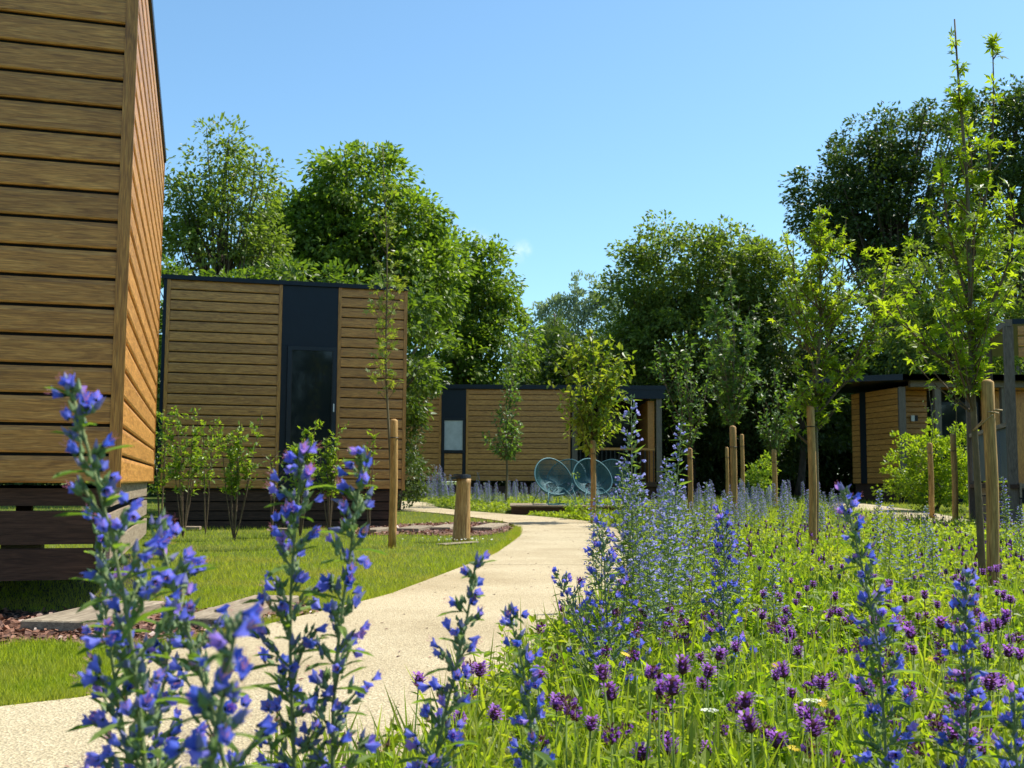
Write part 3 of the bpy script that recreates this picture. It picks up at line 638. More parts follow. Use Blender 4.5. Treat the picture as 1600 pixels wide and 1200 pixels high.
def big_tree(name, label, cat, base, E, mat, den=2.6, per=42, cr=.42, ls=.17, tmpl=T_DIA, droop=.35, trunk_r=.28, limbs=26, bark='bark', group=None, shell=.6, trunk=True, back=True, zmin=None, straggle=.08):
    bx, by = base; bz = gz(by)
    root = thing(name, label, cat, (bx, by, bz), 0, group)
    P, Nn = crown_clumps(E, den, shell)
    if not back:  # far side of the crown is never seen through a dense crown: thin it
        keep = (Nn[:, 1] < .35) | (rng.uniform(0, 1, len(P)) < .35); P, Nn = P[keep], Nn[keep]
    # sprays poking out of the outline
    k = int(len(P) * straggle); ex = rng.integers(0, len(P), k); P[ex] += Nn[ex] * rng.uniform(.15, .5, (k, 1)); csz_cut = np.ones(len(P)); csz_cut[ex] = .6
    if zmin is not None: m_ = P[:, 2] > zmin; P, Nn = P[m_], Nn[m_]
    per = int(per * 1.85); ls = ls * .74; n = len(P); rep = np.repeat(np.arange(n), per); csz = rng.uniform(.55, 1.3, n)
    off = rng.normal(size=(n * per, 3)); off *= (np.minimum(1, 1.7 / (np.linalg.norm(off, axis=1) + 1e-6)))[:, None]; off = off * (csz[rep] * cr)[:, None] * [1, 1, .62] * .55
    LP = P[rep] + off; od = unit(off + 1e-6) * .8 + Nn[rep] * .7; ax = unit(od + rng.normal(size=od.shape) * .55 + [0, 0, -droop]); nm = unit(rdir(len(LP)) * .8 + [0, 0, .9])
    mb = MB(); scatter(mb, tmpl, LP - [bx, by, bz], ax, nm, rng.uniform(.65, 1.3, len(LP)) * ls)
    mb.build('crown', M[mat], root, kind='stuff')
    if trunk:
        top = max(e[2] + e[5] * .5 for e in E); cxm = np.mean([e[0] for e in E]); cym = np.mean([e[1] for e in E]); hz = top - bz
        tt = np.linspace(0, 1, 9); pts = np.column_stack([(cxm - bx) * tt ** 1.5 + .12 * np.sin(tt * 7), (cym - by) * tt ** 1.5, hz * tt])
        rr = trunk_r * (1 - .82 * tt); rr[0] *= 1.35
        mb = MB(); mb.tube(pts, rr, 9); tr = mb.build('trunk', M[bark], root)
        mb = MB(); sel = rng.choice(n, min(limbs, n), replace=False)
        for i in sel:
            e_ = P[i] - [bx, by, bz]; t0 = np.clip(rng.uniform(.25, .7), 0, max(.2, e_[2] / hz * .85)); p0 = np.array([np.interp(t0, tt, pts[:, j]) for j in range(3)])
            mid = (p0 + e_) / 2 + [0, 0, -.12 * np.linalg.norm(e_ - p0)] + rng.normal(0, .1, 3)
            s_ = np.linspace(0, 1, 6)[:, None]; q = (1 - s_) ** 2 * p0 + 2 * s_ * (1 - s_) * mid + s_ ** 2 * e_
            mb.tube(q, trunk_r * .32 * (1 - .85 * s_[:, 0]), 5, cap=False)
        mb.build('limbs', M[bark], root, kind='stuff')
    return root
big_tree('broadleaf_tree', 'airy broadleaf tree with open leggy crown, tallest just right of the near cabin roof', 'tree', (at(345, 800, 26).x, 26),
         [ell(348, 245, 42, 55, 26), ell(300, 315, 50, 58, 26), ell(395, 300, 42, 62, 26), ell(345, 360, 95, 75, 26), ell(285, 400, 45, 60, 26), ell(420, 400, 50, 50, 26)], 'leafC', den=2.9, per=32, cr=.42, ls=.17, limbs=60, trunk_r=.16, straggle=.16, shell=.35)
big_tree('chestnut_tree', 'big round broadleaf tree rising behind the cabin with the tall dark window', 'tree', (at(560, 800, 31).x, 31),
         [ell(560, 305, 85, 78, 31), ell(495, 365, 75, 80, 31), ell(632, 380, 62, 80, 31), ell(565, 430, 135, 90, 31), ell(470, 450, 60, 50, 30), ell(445, 385, 50, 72, 30.5), ell(425, 430, 60, 60, 30.5), ell(675, 440, 50, 70, 30)], 'leafA', den=3.3, per=40, cr=.5, ls=.24, tmpl=T_LAN and T_DIA, droop=.6, limbs=40, straggle=.07)
big_tree('broadleaf_tree', 'broadleaf tree stepping down to the sky gap, right of the big round one', 'tree', (at(740, 800, 41).x, 41.5),
         [ell(772, 440, 42, 58, 41), ell(715, 480, 85, 75, 41), ell(690, 425, 58, 72, 41), ell(640, 470, 60, 80, 41), ell(765, 540, 58, 75, 41), ell(700, 570, 80, 70, 40), ell(665, 590, 45, 45, 40)], 'leafA', den=2.2, per=42, cr=.62, ls=.27, droop=.4, limbs=30, back=False)
for i, (px, pe, lab) in enumerate([(300, 458, 'leftmost'), (400, 455, 'second'), (505, 452, 'third'), (610, 470, 'rightmost')]):
    big_tree('large_leaved_shrub', lab + ' large-leaved shrub above the roof of the dark-window cabin', 'shrub', (at(px, 800, 22.2).x, 22.2 + .3 * i),
             [ell(px - 25, pe, 48, 42, 22), ell(px + 30, pe + 6, 45, 46, 22.4), ell(px, 570, 85, 110, 22.4)], 'leafB', den=3.2, per=30, cr=.34, ls=.19, tmpl=T_OV, droop=.2, limbs=8, trunk_r=.09, group='shrub belt behind the cabin', back=False)
big_tree('dark_shrub', 'dark ivy-clad shrub filling the gap right of the dark-window cabin', 'shrub', (at(655, 800, 23).x, 23.5),
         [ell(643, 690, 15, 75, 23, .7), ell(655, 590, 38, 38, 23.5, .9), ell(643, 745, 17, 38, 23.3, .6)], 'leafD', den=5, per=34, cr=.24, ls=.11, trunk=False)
for i, (px, top, w) in enumerate([(848, 462, 15), (873, 447, 17), (902, 436, 17), (932, 428, 18), (958, 440, 16), (822, 490, 14)]):
    c = at(px, 600, 84); t_ = at(px, top, 84).z
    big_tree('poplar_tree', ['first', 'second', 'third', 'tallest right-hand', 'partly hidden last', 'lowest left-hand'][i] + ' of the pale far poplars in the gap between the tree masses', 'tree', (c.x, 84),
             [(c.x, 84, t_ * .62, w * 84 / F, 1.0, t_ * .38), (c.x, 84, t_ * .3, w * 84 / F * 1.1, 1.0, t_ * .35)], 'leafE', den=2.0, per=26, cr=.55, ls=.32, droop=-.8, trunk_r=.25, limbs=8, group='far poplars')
# weeping willow: hanging strands
def willow(px, top, bot, w, Yd, label, mat='leafW', sz=1.0):
    c = at(px, 700, Yd); z1 = at(px, top, Yd).z; z0 = at(px, bot, Yd).z; r = w * Yd / F
    root = thing('willow_tree', label, 'tree', (c.x, Yd, gz(Yd))); g0 = gz(Yd)
    mb = MB(); P = []; n = 420
    for i in range(n):
        a_ = rng.uniform(0, 2 * PI); q = r * math.sqrt(rng.uniform(.05, 1)); st = z1 - (q / r) ** 2 * (z1 - z0) * .35 - rng.uniform(0, 1.2) * sz; ln = rng.uniform(.25, .7) * (z1 - z0)
        k = int(ln / .09 / sz); t_ = np.linspace(0, 1, k); x = c.x + math.cos(a_) * q * (1 + .15 * t_); y = Yd + math.sin(a_) * q * (1 + .15 * t_)
        P.append(np.column_stack([x + rng.normal(0, .04, k), y + rng.normal(0, .04, k), st - ln * t_]))
    P = np.vstack(P); k = len(P); scatter(mb, T_LAN, P - [c.x, Yd, g0], np.column_stack([rng.normal(0, .4, k), rng.normal(0, .4, k), -np.ones(k)]), rdir(k), rng.uniform(.16, .3, k) * sz)
    mb.build('crown', M[mat], root, kind='stuff'); mb = MB(); mb.tube([(0, 0, 0), (.1, 0, z1 * .5), (0, 0, z1 * .93)], [.22, .15, .04], 8); mb.build('trunk', M['bark'], root)
willow(866, 478, 640, 34, 47, 'column-shaped weeping willow with yellowish hanging strands in the gap')
willow(820, 520, 640, 26, 46, 'greyish weeping willow half hidden behind the stepped tree', 'leafC')
big_tree('dense_tree', 'dense dark tree right of the willow, broad domed crown above the porch', 'tree', (at(1080, 800, 38).x, 39),
         [ell(1060, 430, 95, 82, 38), ell(992, 480, 52, 80, 38), ell(1140, 430, 78, 78, 38), ell(1195, 450, 55, 72, 38), ell(1230, 500, 60, 80, 38.5), ell(1100, 500, 110, 90, 39.5), ell(1080, 560, 135, 95, 38), ell(985, 580, 60, 60, 38)], 'leafC', den=2.6, per=44, cr=.55, ls=.22, limbs=25, back=False, straggle=.08)
big_tree('oak_tree', 'tall dark oak with sky showing through its crown at upper right', 'tree', (at(1440, 800, 44).x, 45),
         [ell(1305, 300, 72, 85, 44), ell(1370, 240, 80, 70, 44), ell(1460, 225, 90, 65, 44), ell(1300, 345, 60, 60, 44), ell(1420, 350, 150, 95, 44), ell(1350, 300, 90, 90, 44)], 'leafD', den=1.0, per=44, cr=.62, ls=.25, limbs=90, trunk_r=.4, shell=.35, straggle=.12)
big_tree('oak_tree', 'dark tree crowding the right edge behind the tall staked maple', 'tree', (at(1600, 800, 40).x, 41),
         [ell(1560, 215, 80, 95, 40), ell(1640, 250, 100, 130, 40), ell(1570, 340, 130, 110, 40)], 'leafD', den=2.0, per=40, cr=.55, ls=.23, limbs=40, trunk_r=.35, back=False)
big_tree('broadleaf_tree', 'grey-green bushy tree low at right, under the tall oak and behind the staked maple', 'tree', (at(1520, 800, 34).x, 35),
         [ell(1480, 440, 85, 70, 34), ell(1560, 430, 95, 75, 34), ell(1500, 520, 130, 70, 34), ell(1430, 540, 60, 60, 34)], 'leafC', den=2.2, per=40, cr=.45, ls=.18, limbs=12, back=False)
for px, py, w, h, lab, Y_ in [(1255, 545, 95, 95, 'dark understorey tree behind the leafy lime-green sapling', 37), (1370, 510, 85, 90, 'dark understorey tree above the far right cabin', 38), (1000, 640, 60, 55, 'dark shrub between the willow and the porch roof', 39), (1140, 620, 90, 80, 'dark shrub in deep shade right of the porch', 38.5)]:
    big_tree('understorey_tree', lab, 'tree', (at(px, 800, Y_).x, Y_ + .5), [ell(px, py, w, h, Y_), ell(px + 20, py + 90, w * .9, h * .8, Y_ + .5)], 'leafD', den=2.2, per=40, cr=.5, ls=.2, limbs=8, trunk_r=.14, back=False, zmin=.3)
# hedgerow closing the view at the back
def hedge(x0, x1, y, h, n, lab, den=1.9):
    E = []
    for x in np.linspace(x0, x1, n): E.append((x, y + rng.uniform(-.6, .6), h * .45, 2.6, 1.4, h * .58 * rng.uniform(.85, 1.1)))
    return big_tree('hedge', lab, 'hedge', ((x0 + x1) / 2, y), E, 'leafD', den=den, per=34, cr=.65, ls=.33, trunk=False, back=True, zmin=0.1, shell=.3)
hedge(3, 19, 42.5, 6.0, 8, 'dark hedge in shade behind the row of saplings, right of the porch', 2.6); hedge(4, 22, 47.5, 6.5, 8, 'second dark hedge closing the gaps behind the shaded one')
hedge(-12, 4, 52, 6.5, 6, 'far hedge seen below the willows, left of the porch'); hedge(-24, -8, 34, 6, 6, 'far hedge behind the left-hand shrub belt'); hedge(17, 34, 46, 8, 5, 'tall hedge behind the right-hand cabins')

for x, y, h in ((-22, -30, 9), (-13, -33, 11), (-5, -31, 9), (3, -34, 10), (11, -30, 9), (20, -33, 11), (29, -31, 10), (38, -33, 11), (47, -31, 10), (-31, -31, 10)):
    E = [(x, y, h * .6, 4.2, 3, h * .4), (x + 2, y, h * .35, 4.2, 3, h * .33)]
    big_tree('park_tree', 'broadleaf tree behind the viewpoint, mirrored in the cabin windows', 'tree', (x, y), E, 'leafD', den=.5, per=30, cr=.9, ls=.5, limbs=6, trunk_r=.25, group='trees behind the viewpoint')

# ------------------------------------------------------------ young trees, stakes
def stake(px, top, Y_, r, label, lean=0.0, base=None, tie=None):
    x, y, z = gxy(px, Y_)
    h = at(px, top, Y_).z - z; root = thing('wooden_stake', label, 'stake', (x, y, z), 0, 'tree stakes')
    n = 8; tt = np.linspace(0, 1, n); mb = MB(); sides = 12
    # round-topped post along local X so the grain runs lengthwise
    pts = [(t * h, .004 * math.sin(t * 9), .004 * math.cos(t * 6)) for t in tt] + [(h + r * .35, 0, 0), (h + r * .55, 0, 0)]
    mb.tube(pts, [r * 1.02] * 2 + [r] * (n - 2) + [r * .8, r * .3], sides)
    o = mb.build('post', M['stake'], root); o.rotation_euler = (0, -PI / 2 + lean, 0)
    zt_ = h * rng.uniform(.80, .88); a_ = np.linspace(0, 2 * PI, 17); mb = MB(); ring = np.column_stack([(r + .003) * np.cos(a_), (r + .003) * np.sin(a_), zt_ + 0 * a_]); mb.tube(ring, r * .09 + .001, 5, cap=False)
    if Y_ > 7: mb.build('rubber_strap', M['black'], root)
    return root, h
def bezier_tree(name, label, px, Y_, prof, topy, basey, mat, tmpl, ls, nb, lpb, trunk_r=.022, lean=0, up=.9, leaders=(), group='young trees', parts=False, limb_r=.006, droop=.3, split=0, jitter=.5, low=None, dev=()):
    """young tree: prof = list of (pixel y, half-width px) of the crown"""
    x0, y0, z0 = gxy(px, Y_); s = Y_ / F
    root = thing(name, label, 'tree', (x0, y0, z0), 0, group)
    zt = at(px, topy, Y_).z - z0; xt = at(px + lean, topy, Y_).x - x0
    tt = np.linspace(0, 1, 12); path_ = np.column_stack([xt * tt + .012 * np.sin(tt * 11) * s * 200, .02 * np.sin(tt * 8), zt * tt])
    mb = MB(); mb.tube(path_, trunk_r * (1 - .8 * tt), 8); mb.build('trunk', M['ybark'], root)
    zz = [at(px, p, Y_).z - z0 for p, _ in prof]; rr = [w * s for _, w in prof]; order = np.argsort(zz); zz = np.array(zz)[order]; rr = np.array(rr)[order]
    mb = MB(); LP = []; LA_ = []; LN = []
    zb_ = zz[0]
    axes = [path_]
    for (dx, f0, f1) in leaders:   # extra leaders: px offset at top, start and end fraction of height
        t = np.linspace(0, 1, 8); p0 = np.array([xt * f0, 0, zt * f0]); p1 = np.array([xt + dx * s, rng.uniform(-.1, .1), zt * f1]); q = p0 + (p1 - p0) * t[:, None]; q[:, 0] += dx * s * .25 * np.sin(t * PI)
        axes.append(q); mb.tube(q, trunk_r * .45 * (1 - .75 * t), 6, cap=False)
    def leafrun(q, n, sp_):
        k = rng.uniform(.15, 1, n) ** .8 * (len(q) - 1); i = np.minimum(k.astype(int), len(q) - 2); fr = (k - i)[:, None]
        p = q[i] * (1 - fr) + q[i + 1] * fr; d = unit(q[i + 1] - q[i]); o = rdir(n)
        LP.append(p + o * rng.uniform(.1, 1, (n, 1)) * sp_); LA_.append(unit(o * .9 + d * .5 + [0, 0, -droop])); LN.append(unit(rdir(n) * .55 + [0, 0, 1.0]))
    for b_ in range(nb):
        for _try in range(30):
            zc = rng.uniform(0, 1) * (zz[-1] - zb_) * .98 + zb_
            if rng.uniform() < np.interp(zc, zz, rr) / rr.max() + .03: break
        rfrac = np.interp(zc, zz, rr) / rr.max(); az = rng.uniform(0, 2 * PI); rad = np.interp(zc, zz, rr) * rng.uniform(.35, 1.1) * (1 + .42 * math.sin(az * 2 + zc * 4.1 / zz[-1] * 3) * math.cos(zc / zz[-1] * 17 + az))
        ax_ = axes[rng.integers(0, len(axes))] if len(axes) > 1 else path_
        if ax_ is not path_: rad *= .62
        st_z = max(zb_ - .05 * zt, zc - rad * up); 
        if st_z > ax_[-1][2] or st_z < ax_[0][2]: ax_ = path_
        st_z = min(st_z, ax_[-1][2] * .985)
        p0 = np.array([np.interp(st_z, ax_[:, 2], ax_[:, j]) for j in range(3)])
        pc = np.array([np.interp(zc, ax_[:, 2], ax_[:, j]) for j in range(2)])
        e_ = np.array([pc[0] + math.cos(az) * rad, pc[1] + math.sin(az) * rad, zc])
        mid = (p0 + e_) / 2 + [math.cos(az) * rad * .12, math.sin(az) * rad * .12, -.08 * rad]
        t = np.linspace(0, 1, 6)[:, None]; q = (1 - t) ** 2 * p0 + 2 * t * (1 - t) * mid + t ** 2 * e_
        mb.tube(q, limb_r * (1 - .7 * t[:, 0]), 4, cap=False); leafrun(q, max(3, int(lpb * (.45 + .75 * rfrac))), ls * jitter)
    for q in axes[1:]: leafrun(q, lpb * 2, ls * jitter)
    m_ = path_[:, 2] > zb_ + .4 * (zz[-1] - zb_)
    if m_.sum() > 2: leafrun(path_[m_], lpb * 2, ls * jitter)
    mb.build('branches', M['twig'], root)
    LP = np.vstack(LP); LA_ = np.vstack(LA_); LN = np.vstack(LN); n = len(LP); sc = rng.uniform(.65, 1.25, n) * ls
    keep = np.ones(n, bool)
    if parts:
        me = MB(); me.add(tmpl[0], [np.array(f) for f in tmpl[1]]); me = me.mesh('leaf', [M['limeobj']])
        for i in np.argsort(LP[:, 1])[:parts]:
            y = Vector(LA_[i]); x = y.cross(Vector(LN[i])).normalized(); z = x.cross(y)
            o = bpy.data.objects.new('leaf', me); COL.objects.link(o); o.parent = root
            o.matrix_local = Matrix.Translation(LP[i]) @ Matrix((x, y, z)).transposed().to_4x4() @ Matrix.Scale(sc[i], 4); keep[i] = False
    mb = MB(); scatter(mb, tmpl, LP[keep], LA_[keep], LN[keep], sc[keep]); mb.build('foliage', M[mat], root, kind='stuff')
    return root
bezier_tree('maple_sapling', 'tall star-leaved sapling at the right edge, its top above the dark oak', 1532, 6.1,
            [(30, 10), (80, 22), (130, 30), (200, 48), (300, 64), (400, 78), (450, 120), (500, 105), (550, 70), (600, 22)], 28, 905, 'lime', T_PALM, .056, 140, 9, trunk_r=.024, lean=-36,
            leaders=((62, .55, .965), (25, .5, .80), (-34, .5, .74), (72, .45, .66), (-105, .38, .52)), parts=300, up=1.6, limb_r=.005)
stake(1549, 598, 6.0, .033, 'thick round stake tied to the tall star-leaved sapling at the right edge', lean=.006)
bezier_tree('maple_sapling', 'lime-green star-leaved sapling on a stout stem in mid meadow, dense lower crown', 1271, 10.2,
            [(312, 14), (350, 40), (400, 82), (450, 98), (500, 64), (530, 40), (560, 58), (590, 64), (630, 42), (665, 20)], 318, 855, 'lime', T_PALM, .068, 170, 10, trunk_r=.03, lean=12,
            leaders=((-45, .5, .90), (42, .5, .97), (105, .42, .84), (70, .4, .66), (-60, .3, .42)), up=1.1, limb_r=.008)
stake(1270, 637, 10.1, .037, 'bark-brown stake in front of the lime-green sapling in mid meadow')
bezier_tree('thin_sapling', 'thin tall sapling with sparse yellow-green leaves before the dark-window cabin', 611, 11.6,
            [(225, 4), (300, 20), (380, 32), (450, 40), (520, 40), (570, 34), (620, 12)], 222, 855, 'yellowleaf', T_PALM, .062, 60, 5, trunk_r=.017, lean=-11, up=1.8, limb_r=.0035, droop=.1)
stake(614, 658, 11.4, .041, 'squared weathered stake before the dark-window cabin, left of the log bollard')
bezier_tree('birch_sapling', 'narrow small-leaved sapling in front of the middle cabin, left of the chairs', 788, 25.5,
            [(530, 12), (570, 24), (620, 24), (660, 26), (690, 40), (705, 18)], 526, 765, 'maple', T_DIA, .11, 75, 16, trunk_r=.03, lean=12, up=2.2, limb_r=.006)
bezier_tree('cherry_sapling', 'rounded sapling with bronze-tinted leaves behind the teal chairs', 927, 18.5,
            [(512, 20), (540, 52), (580, 66), (620, 68), (650, 70), (680, 44), (700, 10)], 508, 785, 'copper', T_OV, .12, 130, 12, trunk_r=.022, up=1.0, leaders=((-25, .5, .9), (28, .5, .92)), limb_r=.007, droop=.5)
stake(927, 690, 18.2, .045, 'orange-brown stake by the bronze-leaved sapling and the teal chairs')
bezier_tree('elm_sapling', 'sapling with long upswept bright shoots right of the porch', 1079, 21.5,
            [(522, 26), (560, 48), (610, 52), (650, 45), (680, 30), (705, 10)], 560, 770, 'maple', T_OV, .10, 60, 12, trunk_r=.026, up=1.9, leaders=((-50, .5, 1.12), (-8, .55, 1.15), (30, .45, 1.0), (-25, .4, 1.18)), limb_r=.006)
stake(1079, 702, 21.2, .05, 'stake under the sapling with upswept shoots, right of the porch')
bezier_tree('maple_sapling', 'taller sapling with branching bare lower limbs in the middle of the row', 1146, 17.6,
            [(425, 8), (470, 34), (520, 44), (570, 42), (620, 38), (650, 20)], 420, 780, 'maple', T_PALM, .085, 95, 11, trunk_r=.026, lean=-2, up=2.2, leaders=((-25, .42, .9), (25, .42, .85)), limb_r=.007)
stake(1147, 668, 16.8, .052, 'stout short stake before the taller middle sapling in the row')
bezier_tree('pear_sapling', 'small sapling with fine upright branches, next left of the lime-green one', 1212, 23.5,
            [(578, 16), (620, 36), (660, 40), (690, 30), (705, 8)], 580, 775, 'maple', T_DIA, .11, 60, 11, trunk_r=.022, up=2.0, leaders=((-22, .45, .95), (22, .45, .9)), limb_r=.007)
stake(1211, 704, 23.2, .055, 'short stake of the small bowl-shaped sapling')
stake(1161, 680, 25, .045, 'slim far stake just right of the stout short one in the row'); stake(1137, 700, 26, .04, 'slim dark stake just left of the stout short one in the row')
for px, top, Y_, st_top, lab in ((1456, 600, 21, 694, 'left'), (1493, 570, 19, 680, 'right')):
    bezier_tree('thin_sapling', lab + '-hand of two thin saplings before the round shrub and far right cabin', px, Y_, [(top, 4), (top + 30, 16), (top + 60, 10)], top, 800, 'maple', T_OV, .07, 8, 5, trunk_r=.014, lean=-2, up=1, limb_r=.004)
    stake(px, st_top, Y_ - .3, .05, lab + '-hand of the two brown stakes before the round shrub at right')
# jute tie between near stake and sapling
mb = MB(); a_ = at(1521, 672, 6.1); b_ = at(1545, 645, 6.02); c_ = at(1556, 640, 5.96); d_ = at(1566, 641, 5.98)
mb.tube([a_, (np.array(a_) + np.array(b_)) / 2 + [0, 0, -.006], b_, c_, d_], .0045, 5); mb.tube([a_ + Vector((0, 0, -.004)), at(1535, 662, 6.0), at(1546, 652, 5.97), at(1552, 648, 5.955)], .0035, 5)
p = at(1549, 645, 6.0); t = np.linspace(0, 2 * PI, 13); mb.tube([(p.x + .036 * math.cos(q), p.y + .036 * math.sin(q), p.z + .004 * math.sin(q * 2)) for q in t], .0045, 5, cap=False)
tag(mb.build('jute_tie', M['tie']), 'frayed jute tie looped between the tall right-hand sapling and its stake', 'tie')

# shrubs in front of cabin B
def multi_shrub(px, top, Y_, w, label, nst=7, leaves=900, mat='shrub', sparse=1.0, ls=.06):
    x0, y0, z0 = gxy(px, Y_); s = Y_ / F; h = at(px, top, Y_).z - z0
    root = thing('young_shrub', label, 'shrub', (x0, y0, z0), 0, 'young shrubs along the cabin'); mb = MB(); LP = []; LD_ = []
    for i in range(nst):
        az = 2 * PI * i / nst + rng.uniform(-.3, .3); r = w * s * rng.uniform(.25, 1); hh = h * rng.uniform(.7, 1.0) if i else h
        t = np.linspace(0, 1, 10)[:, None]; e_ = np.array([math.cos(az) * r, math.sin(az) * r * .8, hh])
        q = np.hstack([e_[0] * t ** .8, e_[1] * t ** .8, hh * t]) + rng.normal(0, .006, (10, 3)) * t; mb.tube(q, .007 * (1 - .7 * t[:, 0]) + .001, 5, cap=False)
        for _ in range(8):
            k = rng.uniform(.42, .97); p0 = np.array([np.interp(k, t[:, 0], q[:, j]) for j in range(3)]); d = unit(rdir(1)[0] * [1, 1, .3] + [0, 0, .55]); l_ = rng.uniform(.08, .22)
            tw = p0 + d * np.linspace(0, l_, 4)[:, None]; mb.tube(tw, .0022, 3, cap=False)
            n = int(leaves / nst / 14); u = rng.uniform(0, 1, (n, 1)); LP.append(p0 + d * l_ * u + rng.normal(0, .008, (n, 3))); LD_.append(unit(d + rdir(n) * .9))
        n = int(leaves / nst / 9 * 1.3); u = rng.uniform(.42, 1, n); LP.append(np.column_stack([np.interp(u, t[:, 0], q[:, j]) for j in range(3)]) + rng.normal(0, .02, (n, 3))); LD_.append(rdir(n, .3))
    mb.build('stems', M['twig'], root); LP = np.vstack(LP); LD_ = np.vstack(LD_); n = len(LP)
    mb = MB(); scatter(mb, T_DIA, LP, LD_, unit(rdir(n) * .5 + [0, 0, 1]), rng.uniform(.6, 1.25, n) * ls); mb.build('foliage', M[mat], root, kind='stuff')
multi_shrub(252, 640, 13.6, 16, 'young shrub half hidden behind the near cabin corner', 5, 700)
multi_shrub(287, 640, 13.2, 38, 'leftmost full multi-stemmed shrub, broad and bright, by the near cabin', 7, 1200)
multi_shrub(322, 655, 14.0, 24, 'slimmer shrub between the broad left one and the yellow-green one', 4, 450)
multi_shrub(367, 640, 12.6, 38, 'yellow-green multi-stemmed shrub standing clear before the boarded wall', 9, 1500)
multi_shrub(425, 690, 12.8, 12, 'nearly leafless low shrub at the edge of the dark window', 6, 90)
multi_shrub(470, 655, 13.4, 34, 'shrub before the dark window, behind the tall bugloss', 7, 1500)
multi_shrub(515, 668, 14.2, 26, 'shrub at the right edge of the dark window', 6, 1000)
multi_shrub(577, 665, 13.8, 12, 'thin single-stemmed shrub left of the squared stake', 3, 260)
# round shrub at right and small conifer-like bushes
big_tree('laurel_shrub', 'big rounded glossy bright-green shrub before the far right cabin', 'shrub', (at(1462, 800, 24.5).x, 24.5),
         [ell(1425, 730, 38, 55, 24.5), ell(1465, 725, 45, 52, 24.5), ell(1505, 722, 38, 56, 24.5), ell(1465, 755, 70, 40, 24.5)], 'lime', den=9, per=20, cr=.16, ls=.115, tmpl=T_OV, droop=-.5, limbs=10, trunk_r=.04, straggle=.2)
big_tree('small_shrub', 'small bright shrub in the shade behind the row of stakes', 'shrub', (at(1193, 800, 27).x, 27.5), [ell(1195, 745, 17, 36, 27.5), ell(1182, 750, 12, 28, 27.5)], 'shrub', den=14, per=14, cr=.14, ls=.11, droop=-.4, limbs=6, trunk_r=.03)
for px, w, lab in ((965, 26, 'leafy low plant right of the deck'), (905, 20, 'tall green weeds in front of the chairs on the deck')):
    big_tree('weed_clump', lab, 'plant', (at(px, 800, 19.6).x, 19.6), [ell(px, 792, w, 13, 19.6, .25)], 'meadow', den=40, per=10, cr=.08, ls=.07, trunk=False)

# ------------------------------------------------------------ objects by the path
# log bollard
bx, by = gr(722, 847); root = thing('log_bollard', 'waist-high peeled log bollard with flat black cap beside the lawn path', 'bollard', (bx, by, 0), 0)
h = at(720, 748, by).z; mb = MB(); n = 14; ns = 20; V = []
for i in range(n):
    t = i / (n - 1); r = .094 + .006 * math.cos(t * 4) - .006 * t
    for j in range(ns):
        a_ = 2 * PI * j / ns; rr_ = r * (1 + .045 * math.sin(3 * a_ + t * 3) + .03 * math.sin(7 * a_ + 2 * t))
        V.append((t * h, rr_ * math.cos(a_) + .012 * math.sin(t * 4), rr_ * math.sin(a_) + .035 * (.5 - t)))
i = np.arange(n - 1)[:, None] * ns; j = np.arange(ns)[None]; k = (j + 1) % ns
mb.add(V, [np.stack([i + j, i + k, i + ns + k, i + ns + j], -1).reshape(-1, 4), np.array([list(range((n - 1) * ns, n * ns))]), np.array([list(range(ns))[::-1]])], smooth=True)
o = mb.build('log', M['log'], root); o.rotation_euler = (0, -PI / 2, 0)
mb = MB(); t = np.linspace(0, 1, 2); mb.tube([(-.018, 0, h + .002), (-.022, 0, h + .035)], [.118, .114], 24, smooth=False); mb.build('cap', M['black'], root).rotation_euler = (0, .0, 0)
mb = MB(); mb.tube([(-.022, 0, h + .036), (-.022, 0, h + .052)], [.09, .085], 20, smooth=False); mb.build('light_lens', M['black'], root)

# sleepers laid in mulch
def sleeper(p0, p1, w, label, z=.012, th=.045, mat='slab', g='flat timber sleepers laid as steps'):
    a_ = np.array(gr(*p0)); b_ = np.array(gr(*p1)); L_ = np.linalg.norm(b_ - a_); ang = math.atan2(b_[1] - a_[1], b_[0] - a_[0]); c = .006
    mb = MB(); v = []
    for zz_, ins in ((0, 0), (th - c, 0), (th, c)): v += [(ins, -w / 2 + ins, zz_), (L_ - ins, -w / 2 + ins * 1.0, zz_), (L_ - ins, w / 2 - ins, zz_), (ins, w / 2 - ins, zz_)]
    f = []
    for r_ in (0, 4):
        for j in range(4): f.append((r_ + j, r_ + (j + 1) % 4, r_ + 4 + (j + 1) % 4, r_ + 4 + j))
    f += [(3, 2, 1, 0), (8, 9, 10, 11)]; mb.add(v, np.array(f)); o = mb.build('sleeper', M[mat], None, loc=(a_[0], a_[1], gz(a_[1]) + z), rz=ang); tag(o, label, 'sleeper', g)
sleeper((318, 985), (432, 946), .26, 'long grey sleeper in the mulch beside the near path bend')
sleeper((80, 990), (215, 955), .3, 'grey sleeper behind the leftmost tall bugloss')
sleeper((637, 832), (660, 827), .3, 'small sleeper just right of the squared stake')
sleeper((688, 830), (708, 825), .28, 'small sleeper half hidden behind the log bollard')
sleeper((752, 830), (780, 823), .3, 'small sleeper right of the log bollard')
sleeper((574, 834), (606, 830), .25, 'small sleeper left of the squared stake at the cabin corner')
sleeper((287, 829), (313, 829), .2, 'pale sleeper against the cabin skirting behind the shrubs', mat='weathered')
sleeper((430, 832), (462, 832), .2, 'pale sleeper end under the dark window', mat='weathered')
sleeper((688, 853), (742, 849), .12, 'thin pale kerb stone at the foot of the log bollard', th=.012, g=None)

